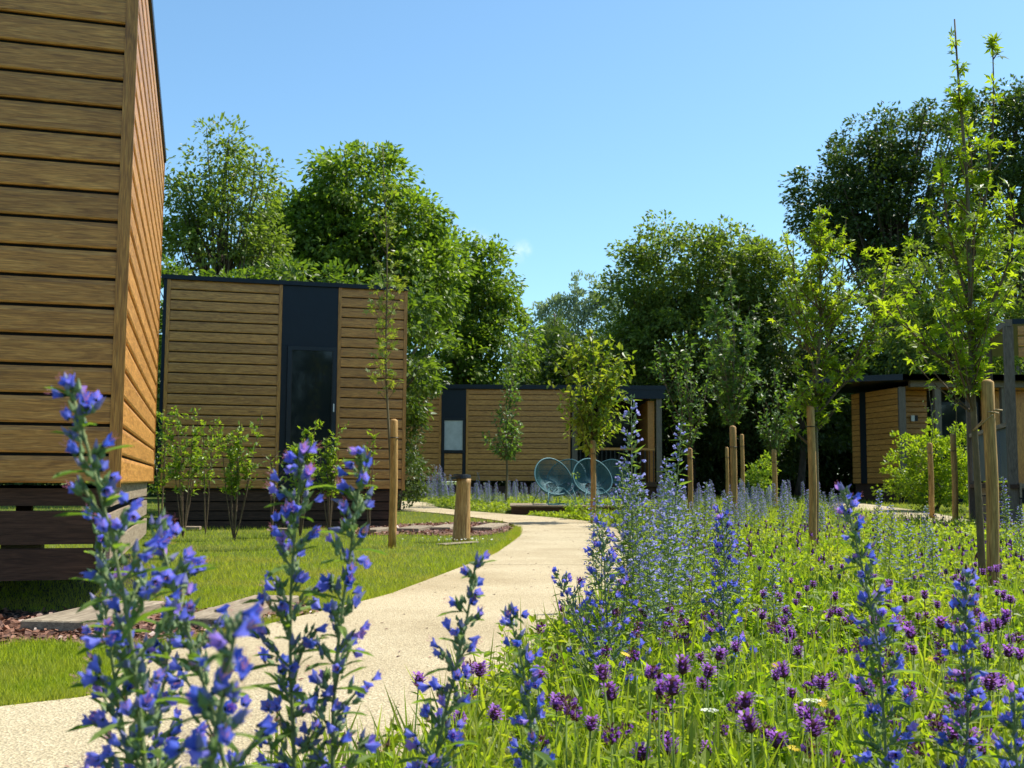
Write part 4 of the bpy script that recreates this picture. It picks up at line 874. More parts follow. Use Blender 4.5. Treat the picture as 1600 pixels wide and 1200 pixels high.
# low timber deck with planks
YK = 21.6; dkx0 = at(797, 790, YK).x; dkx1 = at(1010, 790, YK).x
dk = thing('low_deck', 'low timber deck under the teal chairs beside the path', 'deck', (dkx0, YK, gz(YK) + .05))
dk_w = dkx1 - dkx0
boxpart('deck_frame', dk, 'joist', .02, dkx1 - dkx0 - .02, .02, 2.4, -.06, .10)
mb = MB(); mb.box(0, dkx1 - dkx0, 0, .135, 0, .028); me = mb.mesh('plank', [M['weathered']])
for k in range(17): inst('deck_plank', me, dk, (0, k * .145, .102))
# acapulco-type chairs
def chair_mesh():
    n = 40; a_ = np.linspace(0, 2 * PI, n + 1)
    # egg-shaped outer hoop, tilted back
    ox = .41 * np.sin(a_) * (1 - .10 * np.cos(a_)); oz = .42 * np.cos(a_)
    tilt = math.radians(24)
    outer = np.column_stack([ox, oz * math.sin(tilt) * 1.0 + .05, .56 + oz * math.cos(tilt) * .92])
    inner = np.column_stack([.14 * np.sin(a_), .10 + .12 * np.cos(a_) * .6, .34 + .10 * np.cos(a_)])
    return a_, outer, inner
a_, outer, inner = chair_mesh()
fr = MB(); fr.tube(outer, .013, 8, cap=False); fr_me = fr.mesh('hoop', [M['tealm']])
inn = MB(); inn.tube(inner, .009, 6, cap=False); inn_me = inn.mesh('seat_ring', [M['tealm']])
cd = MB()
for i in range(76):
    k = i / 76 * 40; j = int(k); f_ = k - j; p0 = outer[j] * (1 - f_) + outer[(j + 1) % 41] * f_; q0 = inner[j] * (1 - f_) + inner[(j + 1) % 41] * f_
    t = np.linspace(0, 1, 5)[:, None]; q = p0 * (1 - t) + q0 * t; q[:, 1] += (.07 * np.sin(t[:, 0] * PI)) * (1 if p0[2] > .6 else .2); q[:, 2] -= .05 * np.sin(t[:, 0] * PI); cd.tube(q, .0075, 4, cap=False)
for i in range(10):
    t = np.linspace(0, 1, 3)[:, None]; j = i * 4; cd.tube(inner[j] * (1 - t) + inner[(j + 20) % 40] * t, .004, 4, cap=False)
cd_me = cd.mesh('cords', [M['teal']])
def leg_me(sx, sy):
    m_ = MB(); m_.tube([(sx * .16, sy * .12 + .05, .33), (sx * .25, sy * .22 + .03, .2), (sx * .31, sy * .30, .02), (sx * .31, sy * .30, .0)], .009, 6); return m_.mesh('leg', [M['tealm']])
lg = [leg_me(sx, sy) for sx in (-1, 1) for sy in (-1, 1)]
ft = MB(); 
ft.tube([(-.31, -.30, .012), (.31, -.30, .012)], .008, 6); ft.tube([(-.31, .30, .012), (.31, .30, .012)], .008, 6); ft.tube([(-.16, -.07, .33), (.16, -.07, .33)], .008, 6); ft.tube([(-.16, .17, .33), (.16, .17, .33)], .008, 6); ft_me = ft.mesh('brace', [M['tealm']])
ch0 = None
for px, Y_, rz, lab in ((866, 22.1, .5, 'leftmost teal string chair, front of the left pair'), (884, 23.2, -.35, 'teal string chair behind and right of the leftmost one'), (927, 22.3, .35, 'teal string chair behind the orange-brown stake, front of the right pair'), (951, 23.2, -.4, 'rightmost teal string chair, partly behind the bugloss')):
    p = at(px, 790, Y_); loc = (p.x, Y_, gz(YK) + .181)
    if ch0 is None:
        ch0 = thing('string_chair', lab, 'chair', loc, rz, 'teal round string chairs on the deck')
        for nme, me_ in (('hoop', fr_me), ('seat_ring', inn_me), ('cords', cd_me), ('brace', ft_me)): inst(nme, me_, ch0)
        for m_ in lg: inst('leg', m_, ch0)
        ch0.scale = (1.04,) * 3
    else: dup(ch0, loc, rz, 1.04, lab)

# ------------------------------------------------------------ bugloss
def flower_geo():
    mb = MB(); rings = [(.0, .12), (.28, .20), (.55, .32)]; ns = 10; v = []
    for z, r in rings:
        for j in range(ns): a_ = 2 * PI * j / ns; v.append((r * math.cos(a_), r * math.sin(a_) + z * z * .12, z))
    for j in range(ns):
        a_ = 2 * PI * j / ns; lobe = (j % 2 == 0); r = .50 if lobe else .38; z = (.86 + .16 * math.sin(a_)) if lobe else .70
        v.append((r * math.cos(a_), r * math.sin(a_) + .12, z))
    i = np.arange(3)[:, None] * ns; j = np.arange(ns)[None]; k = (j + 1) % ns
    mb.add(v, np.stack([i + j, i + k, i + ns + k, i + ns + j], -1).reshape(-1, 4), 0)
    for q in range(5):
        a_ = q * 1.25 + .3; e_ = (.28 * math.cos(a_), .28 * math.sin(a_) + .2, 1.25 + .1 * math.sin(q * 2)); b0 = (.04 * math.cos(a_), .1 + .04 * math.sin(a_), .6)
        mb.add([b0, (b0[0] + .025, b0[1], b0[2]), (e_[0] + .02, e_[1], e_[2]), (e_[0], e_[1] + .02, e_[2])], np.array([[0, 1, 2, 3]]), 1)
        mb.add([(e_[0] - .035, e_[1], e_[2]), (e_[0] + .035, e_[1], e_[2]), (e_[0], e_[1] + .03, e_[2] + .07)], np.array([[0, 1, 2]]), 1)
    for q in range(5):
        a_ = q * 2 * PI / 5; c, s_ = math.cos(a_), math.sin(a_)
        mb.add([(.05 * c - .09 * s_, .05 * s_ + .09 * c, -.12), (.05 * c + .09 * s_, .05 * s_ - .09 * c, -.12), (.24 * c, .24 * s_, .52)], np.array([[0, 1, 2]]), 2)
    mb.add([(0, 0, -.2), (.12, 0, -.05), (0, .12, -.05), (-.12, 0, -.05), (0, -.12, -.05)], np.array([[0, 2, 1], [0, 3, 2], [0, 4, 3], [0, 1, 4]]), 2)
    return mb
flower_me = flower_geo().mesh('flower', [M['petal'], M['stamen'], M['calyx']])
lf = MB(); lf.add([(0, 0, 0), (.10, .2, .03), (.125, .45, .04), (.08, .8, -.02), (0, 1, -.14), (-.08, .8, -.02), (-.125, .45, .04), (-.10, .2, .03), (0, .5, -.01)],
    np.array([[0, 1, 8], [1, 2, 8], [2, 3, 8], [3, 4, 8], [4, 5, 8], [5, 6, 8], [6, 7, 8], [7, 0, 8]])); eleaf_me = lf.mesh('leaf', [M['eleafobj']])
T_BUD = ([(0, 0, 0), (.22, .3, 0), (0, .3, .22), (-.22, .3, 0), (0, .3, -.22), (0, 1, 0)], [[(0, 1, 2), (0, 2, 3), (0, 3, 4), (0, 4, 1), (5, 2, 1), (5, 3, 2), (5, 4, 3), (5, 1, 4)]])
T_FLM = ([(0, 0, 0), (.35, .8, .1), (0, 1.0, .38), (-.35, .85, .1), (-.1, 1, -.35), (.28, .9, -.25)], [[(0, 1, 2), (0, 2, 3), (0, 3, 4), (0, 4, 5), (0, 5, 1)]])

def echium_layout(h, r0, lmax, z_start=.3, nodes=None, bend=(0, 0), fl=1.0, seed=0, bare=0):
    """returns stem path, cyme curves, flowers (pos, dir, scale), buds, leaves"""
    R_ = np.random.default_rng(seed); t = np.linspace(0, 1, 14); path_ = np.column_stack([bend[0] * t ** 1.6 + .006 * np.sin(t * 9 + seed), bend[1] * t ** 1.6, h * t])
    cy = []; FL = []; BU = []; LE_ = []; nodes = nodes or int(h * (1 - z_start) / .0135)
    for i in range(nodes):
        f_ = z_start + (1 - z_start) * (i + .5) / nodes; az = i * 2.39996 + R_.uniform(-.3, .3); p0 = np.array([np.interp(f_, t, path_[:, j]) for j in range(3)])
        g_ = (f_ - z_start) / (1 - z_start); ln = lmax * (.10 + .90 * (1 - g_) ** .8) * R_.uniform(.7, 1.2)
        d = np.array([math.cos(az), math.sin(az), .55 + .5 * g_]); d /= np.linalg.norm(d); u = np.linspace(0, 1, 5)[:, None]
        q = p0 + d * ln * u + np.array([0, 0, ln * .25]) * u ** 2; cy.append(q)
        tip = q[-1]; dd = unit(np.array([math.cos(az), math.sin(az), .35 + R_.uniform(-.25, .35)]))
        nf = R_.choice([1, 2, 3, 3])
        if R_.uniform() > fl: nf = 0
        for k in range(nf): FL.append((tip + R_.normal(0, .003, 3) + dd * .002 + ((k - .5) * np.array([-d[1], d[0], .35]) * .012), unit(dd + R_.normal(0, .38, 3)), R_.uniform(.8, 1.15) * (1 - .25 * g_)))
        nb = int(5 + ln / .006)
        for k in range(nb): w = R_.uniform(.15, 1); BU.append((p0 + d * ln * w + np.array([0, 0, ln * .25 * w * w]) + R_.normal(0, .003, 3), unit(d + [0, 0, .6] + R_.normal(0, .5, 3)), R_.uniform(.010, .017)))
        ll = (.03 + .04 * (1 - g_)) * R_.uniform(.7, 1.3); LE_.append((p0 + d * .003, unit(np.array([math.cos(az + .4), math.sin(az + .4), .25 + R_.uniform(-.4, .3)])), ll))
        if ln > .03: LE_.append((p0 + d * ln * .5, unit(d + R_.normal(0, .5, 3)), ll * .6))
    for k in range(4): BU.append((path_[-1] + R_.normal(0, .004, 3), unit(np.array([0, 0, 1]) + R_.normal(0, .5, 3)), .011))
    for k in range(int(h * z_start / .03)):
        f_ = z_start * (k + .3) / max(1, int(h * z_start / .03)); az = k * 2.4; p0 = np.array([np.interp(f_, t, path_[:, j]) for j in range(3)]); LE_.append((p0, unit(np.array([math.cos(az), math.sin(az), .5])), R_.uniform(.05, .09)))
    return path_, cy, FL, BU, LE_
def q_from(axis_z, roll_=0):
    return Vector(axis_z).to_track_quat('Z', 'Y').to_euler()
near_E = []
def bugloss_near(px, top, Y_, label, lmax=.045, z_start=.25, bend=(0, 0), seed=0, fl=1.0,  base_px=None, fs=.0150, r0=.0036, h0=None):
    tp = at(px, top, Y_); bp_ = at(base_px if base_px is not None else px, 1200, Y_); 
    lmax *= 1.25; h = tp.z; bx_ = tp.x - (tp.x - bp_.x) * (h / max(.05, (tp.z - bp_.z)))
    bx_ = tp.x + (bx_ - tp.x) * .8
    root = thing('bugloss_plant', label, 'flowering plant', (bx_, Y_, 0), 0, "viper's bugloss plants")
    path_, cy, FL, BU, LE_ = echium_layout(h, r0, lmax, z_start, bend=(tp.x - bx_, bend[1]), seed=seed, fl=fl)
    mb = MB(); tt = np.linspace(0, 1, len(path_)); mb.tube(path_, r0 * (1 - .65 * tt), 7)
    for q in cy: mb.tube(q, [.0017, .0016, .0014, .0013, .0012], 5, cap=False)
    mb.build('stem', M['estem'], root)
    mb = MB(); scatter(mb, T_BUD, [b_[0] for b_ in BU], [b_[1] for b_ in BU], rdir(len(BU)), [b_[2] for b_ in BU]); 
    scatter(mb, T_BUD, [b_[0] + b_[1] * .004 for b_ in BU[::4]], [b_[1] for b_ in BU[::4]], rdir(len(BU[::4])), [b_[2] * 1.1 for b_ in BU[::4]], mat=1)
    # bristly hairs on the stem
    k = int(h * 1500); u = rng.uniform(.1, 1, k); P = np.column_stack([np.interp(u, tt, path_[:, j]) for j in range(3)]); scatter(mb, ([(-.03, 0, 0), (.03, 0, 0), (0, 1, 0)], [[(0, 1, 2)]]), P, rdir(k) * [1, 1, .3], rdir(k), .0052)
    mb.build('buds_and_bristles', [M['bud'], M['petalfar']], root, kind='stuff')
    for p, d, s_ in FL:
        o = bpy.data.objects.new('flower', flower_me); COL.objects.link(o); o.parent = root; o.location = p; o.rotation_euler = q_from(d); o.scale = (s_ * fs * 1.05,) * 3
    for p, d, s_ in LE_:
        y = Vector(d); x = y.cross(Vector((0, 0, 1))).normalized(); z = x.cross(y); o = bpy.data.objects.new('leaf', eleaf_me); COL.objects.link(o); o.parent = root
        o.matrix_local = Matrix.Translation(p) @ Matrix((x, y, z)).transposed().to_4x4() @ Matrix.Scale(s_, 4)
    near_E.append((bx_, Y_)); return root
B = bugloss_near
B(118, 612, .98, 'tallest left-hand bugloss spike, rising across the near cabin wall', .062, .18, seed=1, base_px=215, fl=1.0)
B(255, 825, 1.05, 'bugloss spike right of the tallest left one, before the grey skirting boards', .050, .2, seed=2, base_px=330)
B(295, 900, 1.2, 'lower bugloss tucked between the left spike and the nearest blurred one', .045, .2, seed=21, base_px=235, fl=.8)
B(160, 830, 1.2, 'bugloss behind the tallest left spike, leaning left over the lawn', .055, .2, seed=22, base_px=190, fl=.7)
B(378, 975, .74, 'nearest blurred bugloss spike at lower left, over the path', .024, .2, seed=3, base_px=350, fs=.016)
B(470, 705, 1.22, 'left of the paired tall bugloss spikes before the shrubs', .052, .2, seed=4, base_px=455, fs=.0156)
B(558, 716, 1.22, 'right of the paired tall bugloss spikes, left of the squared stake', .045, .2, seed=5, base_px=525, fs=.0156)
B(738, 880, 1.36, 'dark blue bugloss spike standing alone before the path, lower centre', .036, .2, seed=6, base_px=690, fs=.0156, fl=1.2)
B(797, 958, 1.55, 'small thin bugloss right of the lone dark blue spike', .022, .35, seed=7, base_px=830, fl=.8)
B(1325, 770, 1.72, 'tall bugloss spike in the right foreground, before the brown path', .040, .22, seed=8, base_px=1390, fs=.0156, fl=1.2)
B(1518, 900, 1.75, 'slender bugloss spike at lower right, left of the thick stake foot', .030, .25, seed=9, base_px=1505)
B(1585, 1085, 1.5, 'low bugloss head at the lower right corner', .035, .3, seed=10, base_px=1595)
B(868, 900, 2.9, 'bushy bugloss leaning over the path edge, flowers only at its top', .10, .2, seed=11, base_px=1010)
B(935, 820, 3.0, 'bugloss at the path edge, left side of the big pale clump', .08, .2, seed=12, base_px=975, fs=.019)
B(1125, 800, 3.3, 'bugloss spike just right of the big pale clump', .06, .2, seed=13, base_px=1145, fs=.018)

# mid distance bugloss: single-mesh plants, several shapes shared between copies
def echium_mid(seed, h, lmax, mat, fs, fl=1.5):
    path_, cy, FL, BU, LE_ = echium_layout(h, .003, lmax, .3, seed=seed, fl=fl, nodes=int(h * .7 / .015)); mb = MB(); tt = np.linspace(0, 1, 14)
    mb.tube(path_, .004 * (1 - .65 * tt), 4, mat=0)
    for q in cy[::2]: mb.tube(q[::2], .0015, 3, cap=False, mat=0)
    scatter(mb, T_FLM, [f[0] for f in FL], [f[1] for f in FL], rdir(len(FL)), [f[2] * fs for f in FL], mat=1)
    scatter(mb, T_BUD, [b_[0] for b_ in BU[::2]], [b_[1] for b_ in BU[::2]], rdir(len(BU[::2])), [b_[2] * 1.25 for b_ in BU[::2]], mat=2)
    scatter(mb, T_LAN, [l_[0] for l_ in LE_], [l_[1] for l_ in LE_], rdir(len(LE_), 1.5), [l_[2] * 1.3 for l_ in LE_], mat=3)
    return mb.mesh('bugloss_plant', [M['estem'], M[mat], M['bud'], M['eleaf']])
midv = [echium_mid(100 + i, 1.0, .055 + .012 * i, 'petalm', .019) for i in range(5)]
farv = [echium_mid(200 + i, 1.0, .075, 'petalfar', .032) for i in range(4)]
def put_echium(vs, x, y, h, label):
    o = inst('bugloss_plant', vs[rng.integers(0, len(vs))], None, (x, y, gz(y)), (rng.normal(0, .05), rng.normal(0, .05), rng.uniform(0, 6.28)), (1.0 * h ** .4, 1.0 * h ** .4, h)); tag(o, label, 'flowering plant', "viper's bugloss plants"); return o
put = put_echium
def pe(vs, px, top, Y_, label):
    p = at(px, top, Y_); put(vs, p.x, Y_, max(.2, p.z - gz(Y_)), label)
pe(midv, 990, 622, 4.1, 'tallest pale bugloss spire of the clump, crossing the porch opening')
pe(midv, 1036, 660, 4.0, 'second tallest pale bugloss spire, right of the tallest')
for px, top, Y_ in ((962, 740, 4.1), (978, 728, 4.4), (1012, 748, 4.0), (1024, 715, 4.6), (1052, 742, 4.4), (1005, 810, 3.7), (1043, 800, 3.9), (1066, 775, 4.8), (945, 775, 4.8), (985, 765, 5.0), (1075, 805, 4.2), (1030, 840, 3.5), (1090, 790, 5.4), (1005, 755, 5.6), (1110, 815, 4.6), (932, 800, 5.8), (1050, 765, 6.0)):
    pe(midv, px, top, Y_, 'pale blue bugloss packed in the big clump beside the path')
for px, top, Y_, lab in ((1098, 755, 6.5, 'bugloss spike before the second sapling, right of the big clump'), (1140, 775, 4.6, 'bugloss below the stout short stake'), (1365, 765, 7.5, 'slender bugloss against the right-hand path, nearest the tall foreground spike'), (1385, 790, 6.5, 'leafy bugloss before the right-hand path'), (1425, 815, 5.4, 'bushy blue bugloss in mid meadow at right'), (1462, 820, 5.4, 'pale bugloss right of the bushy mid-meadow one'), (1570, 745, 9, 'pale bugloss at the right edge below the grey post'), (1590, 790, 8, 'pale low bugloss at the right edge'), (1440, 790, 8.5, 'thin bugloss at the edge of the right-hand path'), (1160, 830, 4.5, 'bugloss in the meadow left of the lime sapling'), (1210, 880, 4.0, 'low blue bugloss in the meadow below the lime sapling')):
    pe(midv, px, top, Y_, lab)
# scattered pale ones over the middle and far meadow, and the bed left of the deck
P = rand_in(meadow_poly, 4000); dd = P[:, 1]; P = P[(dd > 11) & (dd < 25)]; 
w_ = P[:, 0] / P[:, 1]; P = P[(w_ > .13) & (w_ < .31)][:105]
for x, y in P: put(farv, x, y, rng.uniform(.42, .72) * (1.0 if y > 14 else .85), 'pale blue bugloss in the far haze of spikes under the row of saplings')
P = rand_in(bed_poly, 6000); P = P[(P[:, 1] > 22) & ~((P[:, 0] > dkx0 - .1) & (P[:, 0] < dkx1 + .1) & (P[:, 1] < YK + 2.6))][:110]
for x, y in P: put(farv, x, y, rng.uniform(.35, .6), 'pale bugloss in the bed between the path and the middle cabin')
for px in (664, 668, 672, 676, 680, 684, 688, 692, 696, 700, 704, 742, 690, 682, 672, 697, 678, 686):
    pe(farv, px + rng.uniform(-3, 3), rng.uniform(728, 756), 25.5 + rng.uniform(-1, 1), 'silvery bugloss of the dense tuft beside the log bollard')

# ------------------------------------------------------------ meadow cover
def meadow(n, near, far, sprig_h, leaf_s, nl, poly, tmpl, mat, excl=(), lim=(-.6, .6), wblade=False):
    u = rng.uniform(0, 1, n); yy = 1 / (1 / near + u * (1 / far - 1 / near)); xx = rng.uniform(*lim, n) * yy; P = np.column_stack([xx, yy]); P = P[inside(P, poly)]
    for e_ in excl: P = P[~inside(P, e_)]
    P = P[~((P[:, 0] > dkx0 - .1) & (P[:, 0] < dkx1 + .1) & (P[:, 1] > YK - .1) & (P[:, 1] < YK + 2.5))]
    hv = .5 + .5 * np.sin(P[:, 0] * 2.3 + 1) * np.cos(P[:, 1] * 1.9); k = len(P); h = sprig_h * (rng.uniform(.45, 1.1, k)) * (.8 + .35 * hv)
    h = np.where((P[:, 1] > 17.5) & (P[:, 1] < YK) & (P[:, 0] > dkx0 - .3) & (P[:, 0] < dkx1 + 1), h * .38, h)
    rep = np.repeat(np.arange(k), nl); t = rng.uniform(.15, 1, len(rep)); lean = rng.normal(0, .2, (k, 2))
    LP = np.column_stack([P[rep] + lean[rep] * (h[rep] * t)[:, None], gza(P[rep, 1]) + h[rep] * t]); az = rng.uniform(0, 2 * PI, len(rep)); el = rng.normal(.45, .45, len(rep))
    ax = np.column_stack([np.cos(az) * np.cos(el), np.sin(az) * np.cos(el), np.sin(el)]); LP[:, :2] += ax[:, :2] * .006
    mb = MB(); scatter(mb, tmpl, LP, ax, unit(rdir(len(rep)) * .45 + [0, 0, 1]), rng.uniform(.5, 1.3, len(rep)) * leaf_s * np.clip(1.15 - t * .5, .5, 1.1)); 
    return mb, P, h
mb, P, h = meadow(11000, 1.3, 4.5, .20, .05, 13, meadow_poly, T_OV, 'meadow')
st = MB(); scatter(st, T_BL1, np.column_stack([P, np.zeros(len(P))]), np.column_stack([rng.normal(0, .1, (len(P), 2)), np.ones(len(P))]), rdir(len(P)), h)
mb.build('meadow_leaves', M['meadow'], kind='stuff'); st.build('meadow_stems', M['eleaf'], kind='stuff')
mb, P, h = meadow(19000, 4.3, 12, .20, .06, 9, meadow_poly, T_DIA, 'meadow'); mb.build('middle_meadow_leaves', M['meadow'], kind='stuff')
mb, P, h = meadow(22000, 11, 27, .22, .075, 6, meadow_poly, T_DIA, 'meadow'); mb.build('far_meadow_leaves', M['meadow2'], kind='stuff')
mb, P, h = meadow(9000, 18, 34, .20, .08, 6, bed_poly, T_DIA, 'meadow', lim=(-.12, .15)); mb.build('flower_bed_leaves', M['meadow2'], kind='stuff')
# grass blades through the meadow
def blades(n, near, far, hh, poly, tm, name, sc=1.0):
    u = rng.uniform(0, 1, n); yy = 1 / (1 / near + u * (1 / far - 1 / near)); P = np.column_stack([rng.uniform(-.6, .6, n) * yy, yy]); P = P[inside(P, poly)]; P = P[~((P[:, 0] > dkx0 - .2) & (P[:, 0] < dkx1 + .2) & (P[:, 1] > YK - 2.5) & (P[:, 1] < YK + 2.5))]; k = len(P)
    m_ = MB(); scatter(m_, tm, np.column_stack([P, gza(P[:, 1])]), np.column_stack([rng.normal(0, .35, (k, 2)), np.ones(k)]), rdir(k), rng.uniform(.5, 1.25, k) * hh); m_.build(name, M['meadow2'], kind='stuff')
blades(16000, 1.3, 4.5, .24, meadow_poly, T_BLADE, 'meadow_grass'); blades(26000, 4.5, 14, .24, meadow_poly, T_BL1, 'middle_meadow_grass'); blades(26000, 14, 28, .3, meadow_poly, T_BL1, 'far_meadow_grass'); blades(8000, 18, 33, .28, bed_poly, T_BL1, 'flower_bed_grass')

# dry stalks and seed heads among the green
P = rand_in(meadow_poly, 9000); P = P[(P[:, 1] > 1.8) & (P[:, 1] < 14)][:1500]; k = len(P); hh = rng.uniform(.12, .3, k); ax = np.column_stack([rng.normal(0, .3, (k, 2)), np.ones(k)])
mb = MB(); scatter(mb, T_BL1, np.column_stack([P, 0 * hh]), ax, rdir(k), hh); sel = rng.uniform(0, 1, k) < .5
scatter(mb, T_BUD, (np.column_stack([P, 0 * hh]) + unit(ax) * hh[:, None] * .93)[sel], ax[sel], rdir(sel.sum()), .022); mb.build('dry_stalks', leafmat('dry_stalk', (.16, .09, .04), (.42, .30, .15), trans=.2, rough=.8), kind='stuff')
# selfheal
def selfheal_head():
    mb = MB(); ns = 8; prof = [(0, .10), (.12, .26), (.45, .30), (.8, .24), (1.0, .08)]; v = [(r * math.cos(2 * PI * j / ns), r * math.sin(2 * PI * j / ns), z) for z, r in prof for j in range(ns)]
    i = np.arange(4)[:, None] * ns; j = np.arange(ns)[None]; k = (j + 1) % ns; mb.add(v, np.stack([i + j, i + k, i + ns + k, i + ns + j], -1).reshape(-1, 4), 0)
    mb.add([v[-ns + q] for q in range(ns)], np.array([list(range(ns))]), 0)
    for lv in range(5):
        z = .12 + lv * .17; nn_ = 7
        for q in range(nn_):
            a_ = 2 * PI * q / nn_ + lv * .5; c, s_ = math.cos(a_), math.sin(a_); r = .25
            mb.add([(r * c - .1 * s_, r * s_ + .1 * c, z - .03), (r * c + .1 * s_, r * s_ - .1 * c, z - .03), (r * 1.5 * c, r * 1.5 * s_, z + .13)], np.array([[0, 1, 2]]), 0)
            if (q * 7 + lv * 3) % 8 < 5 and lv < 5:   # hooded floret: upper hood and lower lip
                e_ = .56 + .07 * math.sin(q * 3 + lv); zz_ = z + .13
                mb.add([(.27 * c, .27 * s_, z), (e_ * .8 * c - .13 * s_, e_ * .8 * s_ + .13 * c, zz_ + .10), (e_ * .8 * c + .13 * s_, e_ * .8 * s_ - .13 * c, zz_ + .10), (e_ * c, e_ * s_, zz_ + .16),
                        (e_ * 1.1 * c - .1 * s_, e_ * 1.1 * s_ + .1 * c, zz_ - .08), (e_ * 1.1 * c + .1 * s_, e_ * 1.1 * s_ - .1 * c, zz_ - .08)], [np.array([[0, 2, 1], [1, 2, 3], [0, 4, 5]])], 1)
    return mb
head_me = selfheal_head().mesh('flower_head', [M['selfd'], M['self']])
def spent_head():
    mb = MB(); k = 70; t = rng.uniform(0, 1, k); a_ = rng.uniform(0, 2 * PI, k); r = .22 * np.sin(PI * (.12 + .8 * t)) + .05
    P = np.column_stack([r * np.cos(a_), r * np.sin(a_), t]); scatter(mb, T_DIA, P, np.column_stack([np.cos(a_), np.sin(a_), .9 + 0 * t]), np.column_stack([np.cos(a_), np.sin(a_), -.6 + 0 * t]), rng.uniform(.2, .32, k))
    k = 9; a_ = rng.uniform(0, 2 * PI, k); t = rng.uniform(.2, .8, k); scatter(mb, T_FLM, np.column_stack([.25 * np.cos(a_), .25 * np.sin(a_), t]), np.column_stack([np.cos(a_), np.sin(a_), .3 + 0 * t]), rdir(k), .3, 1); return mb.mesh('flower_head', [M['selfd'], M['self']])
head_var = [head_me, head_me, spent_head(), spent_head()]
mb = MB(); mb.tube([(0, 0, 0), (.008, 0, .35), (0, .004, .7), (0, 0, 1)], [.0022, .002, .0018, .0018], 5); sstem_me = mb.mesh('stem', [M['eleaf']])
mb = MB(); k = 6; scatter(mb, T_OV, [(0, 0, .3), (0, 0, .3), (0, 0, .6), (0, 0, .6), (0, 0, .94), (0, 0, .94)], [(1, 0, .5), (-1, 0, .5), (0, 1, .5), (0, -1, .5), (1, .3, .3), (-1, -.3, .3)], np.tile([0, 0, 1.], (6, 1)), [.13, .13, .11, .11, .07, .07]); sleaf_me = mb.mesh('leaves', [M['meadow']])
def selfheal(x, y, h, hs, label, parts=True):
    g_ = "purple selfheal flowers"
    if parts:
        root = thing('selfheal', label, 'flower', (x, y, gz(y)), rng.uniform(0, 6.28), g_); root.rotation_euler[0] = rng.normal(0, .12)
        inst('stem', sstem_me, root, (0, 0, 0), None, (1, 1, h)); inst('flower_head', head_var[rng.integers(0, 4)] if hs < .034 else head_me, root, (0, 0, h - .002), (rng.normal(0, .2), rng.normal(0, .2), 0), (hs * rng.uniform(.9, 1.25), hs * rng.uniform(.9, 1.25), hs))
        inst('leaves', sleaf_me, root, (0, 0, 0), None, (.35, .35, h))
    else:
        root = inst('selfheal', head_small, None, (x, y, gz(y) + h - .9 * hs), (0, 0, rng.uniform(0, 6)), hs); tag(root, label, 'flower', g_)
    return root
mb = selfheal_head(); mb.tube([(0, 0, -4.5), (0, 0, 0)], .05, 4, mat=0); head_small = mb.mesh('selfheal', [M['selfd'], M['self']])
def zone(px):
    return 'under the lone dark blue bugloss spike' if px < 860 else 'in the foreground just right of the path edge' if px < 1100 else 'in the foreground left of the tall right-hand bugloss' if px < 1330 else 'in the lower right corner of the meadow'
n1 = 0
heads = [(905, 1130), (880, 1115), (925, 1140), (1000, 1045), (985, 1052), (1018, 1060), (1050, 1060), (1066, 1050), (1040, 1085), (1045, 1120), (980, 1150), (1000, 1190), (1035, 1165), (1050, 1180), (1098, 1180), (858, 1110), (1022, 1100), (965, 1090), (1180, 1120), (1160, 1115), (1205, 1110), (1225, 1125), (1300, 1140), (1310, 1150), (1200, 1160), (1215, 1170), (1465, 1140), (1475, 1150), (1510, 1165), (1500, 1120), (1520, 1125), (1545, 1180), (1370, 1050), (1250, 1185), (1240, 1060), (1500, 1105), (940, 1165), (1140, 1150), (1270, 1125), (1430, 1180), (1395, 1170), (820, 1170), (1330, 1190), (1570, 1150)]
for px, py in heads:
    Y_ = rng.uniform(1.75, 2.3); p = at(px, py, Y_)
    selfheal(p.x, Y_, max(.10, min(.36, p.z)), rng.uniform(.024, .034), 'large violet selfheal head ' + zone(px)); n1 += 1
P = rand_in(meadow_poly, 30000); P = P[np.argsort(P[:, 1])]; P = P[(P[:, 1] > 2.2) & (np.abs(P[:, 0] / P[:, 1]) < .5)]
u = rng.uniform(0, 1, len(P)); dens = np.clip(2.2 / P[:, 1], .05, 1) * (.55 + .45 * np.sin(P[:, 0] * 2.1 + 2) * np.sin(P[:, 1] * 1.3)); P = P[(u < dens * 1.35)]
sm = MB(); cnt = 0
for x, y in P:
    hh = rng.uniform(.17, .30); sz_ = rng.uniform(.022, .034)
    if cnt < 250:
        z_ = 'between the path edge and the big bugloss clump' if x < 1 else 'in the sunny meadow left of the lime sapling foot' if x / y < .28 else 'in the meadow around the thick right-hand stake'
        selfheal(x, y, hh, sz_, 'small purple-brown selfheal head ' + z_, parts=(y < 4.0)); cnt += 1
rest = P[cnt:]
rest = rest[rest[:, 1] < 22]; k = len(rest); PR = np.column_stack([rest, gza(rest[:, 1]) + rng.uniform(.16, .28, k)])
mb = MB(); scatter(mb, T_BUD, PR, np.tile([0, 0, 1.], (k, 1)), rdir(k), rng.uniform(.035, .05, k), 0)
mb.add(np.zeros((0, 3)), np.zeros((0, 3), int)); print('selfheal rest', k); k2 = int(k * .7); scatter(mb, T_BUD, PR[:k2] + [0, -.008, .006], rdir(k2, 1), rdir(k2), .036, 1); mb.build('distant_selfheal_flowers', [M['selfd'], M['self']], kind='stuff')
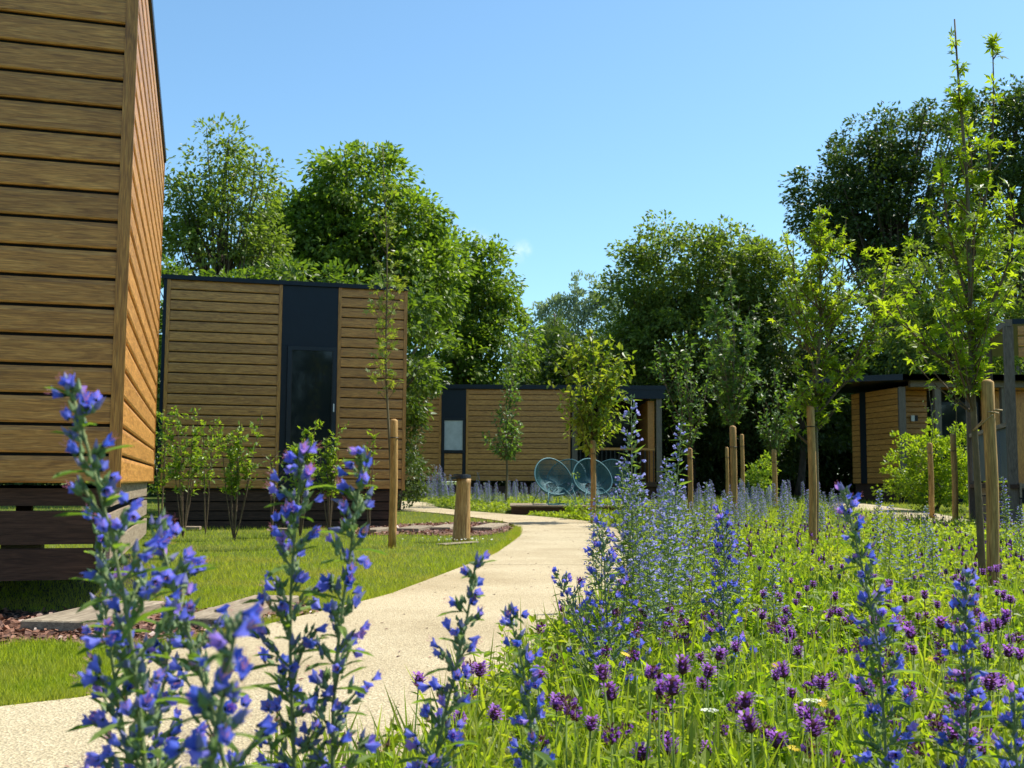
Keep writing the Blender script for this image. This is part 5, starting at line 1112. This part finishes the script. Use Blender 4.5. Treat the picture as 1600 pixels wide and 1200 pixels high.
# yellow flowers and white yarrow
yd = MB(); 
for q in range(12):
    a_ = 2 * PI * q / 12; yd.add([(0, 0, 0), (math.cos(a_ - .2) * .7, math.sin(a_ - .2) * .7, .15), (math.cos(a_) * 1, math.sin(a_) * 1, .1), (math.cos(a_ + .2) * .7, math.sin(a_ + .2) * .7, .15)], np.array([[0, 1, 2, 3]]), 0)
yd.tube([(0, 0, -14), (0, 0, 0)], .12, 4, mat=1); yme = yd.mesh('yellow_flower', [M['yellow'], M['eleaf']])
for px, py, Y_, lab in ((977, 1023, 2.4, 'yellow flower right above the front selfheal cluster'), (1012, 854, 5.0, 'yellow-orange flower at the foot of the pale bugloss clump'), (1212, 1040, 2.6, 'yellow flower in mid foreground meadow'), (1285, 1098, 2.1, 'yellow flower left of the tall right-hand bugloss'), (694, 1100, 2.2, 'yellow flower behind the lone dark blue bugloss'), (1240, 1170, 1.9, 'yellow flower low in the right foreground'), (1130, 985, 3.4, 'tiny yellow flower deep in the meadow'), (1455, 1030, 3, 'tiny yellow flower left of the slender right-hand bugloss')):
    p = at(px, py, Y_); o = inst('yellow_flower', yme, None, p, (rng.normal(.5, .2), rng.normal(0, .2), 0), .012 if Y_ < 4 else .02); tag(o, lab, 'flower', 'yellow meadow flowers')
ya = MB(); k = 60; th = rng.uniform(0, 2 * PI, k); r_ = np.sqrt(rng.uniform(0, 1, k)); PP = np.column_stack([r_ * np.cos(th), r_ * np.sin(th), .15 * (1 - r_ ** 2)])
scatter(ya, ([(-.5, -.5, 0), (.5, -.5, 0), (.5, .5, 0), (-.5, .5, 0)], [[(0, 1, 2, 3)]]), PP, rdir(k) * [1, 1, .1], np.tile([0, 0, 1.], (k, 1)) + rng.normal(0, .3, (k, 3)), .22)
ya.tube([(0, 0, -11), (0, 0, 0)], .08, 4, mat=1)
for q in range(8): ya.tube([(0, 0, -1.4), (.7 * math.cos(q * .8), .7 * math.sin(q * .8), -.02)], .04, 3, mat=1, cap=False)
yame = ya.mesh('white_yarrow', [M['whitep'], M['eleaf']])
for px, py, Y_, lab in ((1268, 1095, 2.1, 'flat white yarrow head left of the tall right-hand bugloss'), (1262, 948, 4, 'white yarrow head in mid meadow right of the lime sapling foot'), (1108, 1110, 2.2, 'small white flower head among the front selfheal')):
    p = at(px, py, Y_); o = inst('white_yarrow', yame, None, p, (0, 0, 0), .018); tag(o, lab, 'flower', 'white yarrow heads')
# daisies round the bollard
k = 40; P = np.column_stack([rng.normal(bx, .22, k), rng.normal(by - .12, .16, k), np.full(k, .045)])
mb = MB(); scatter(mb, ([(-.5, 0, 0), (0, -.5, 0), (.5, 0, 0), (0, .5, 0)], [[(0, 1, 2, 3)]]), P, rdir(k) * [1, 1, .1], np.tile([0, -.4, 1.], (k, 1)), .022); mb.build('lawn_daisies', M['whitep'], kind='stuff')
print('objects', len(bpy.data.objects), 'tris', sum(sum(len(p.vertices) - 2 for p in []) or len(m.loops) - 2 * len(m.polygons) for m in bpy.data.meshes))
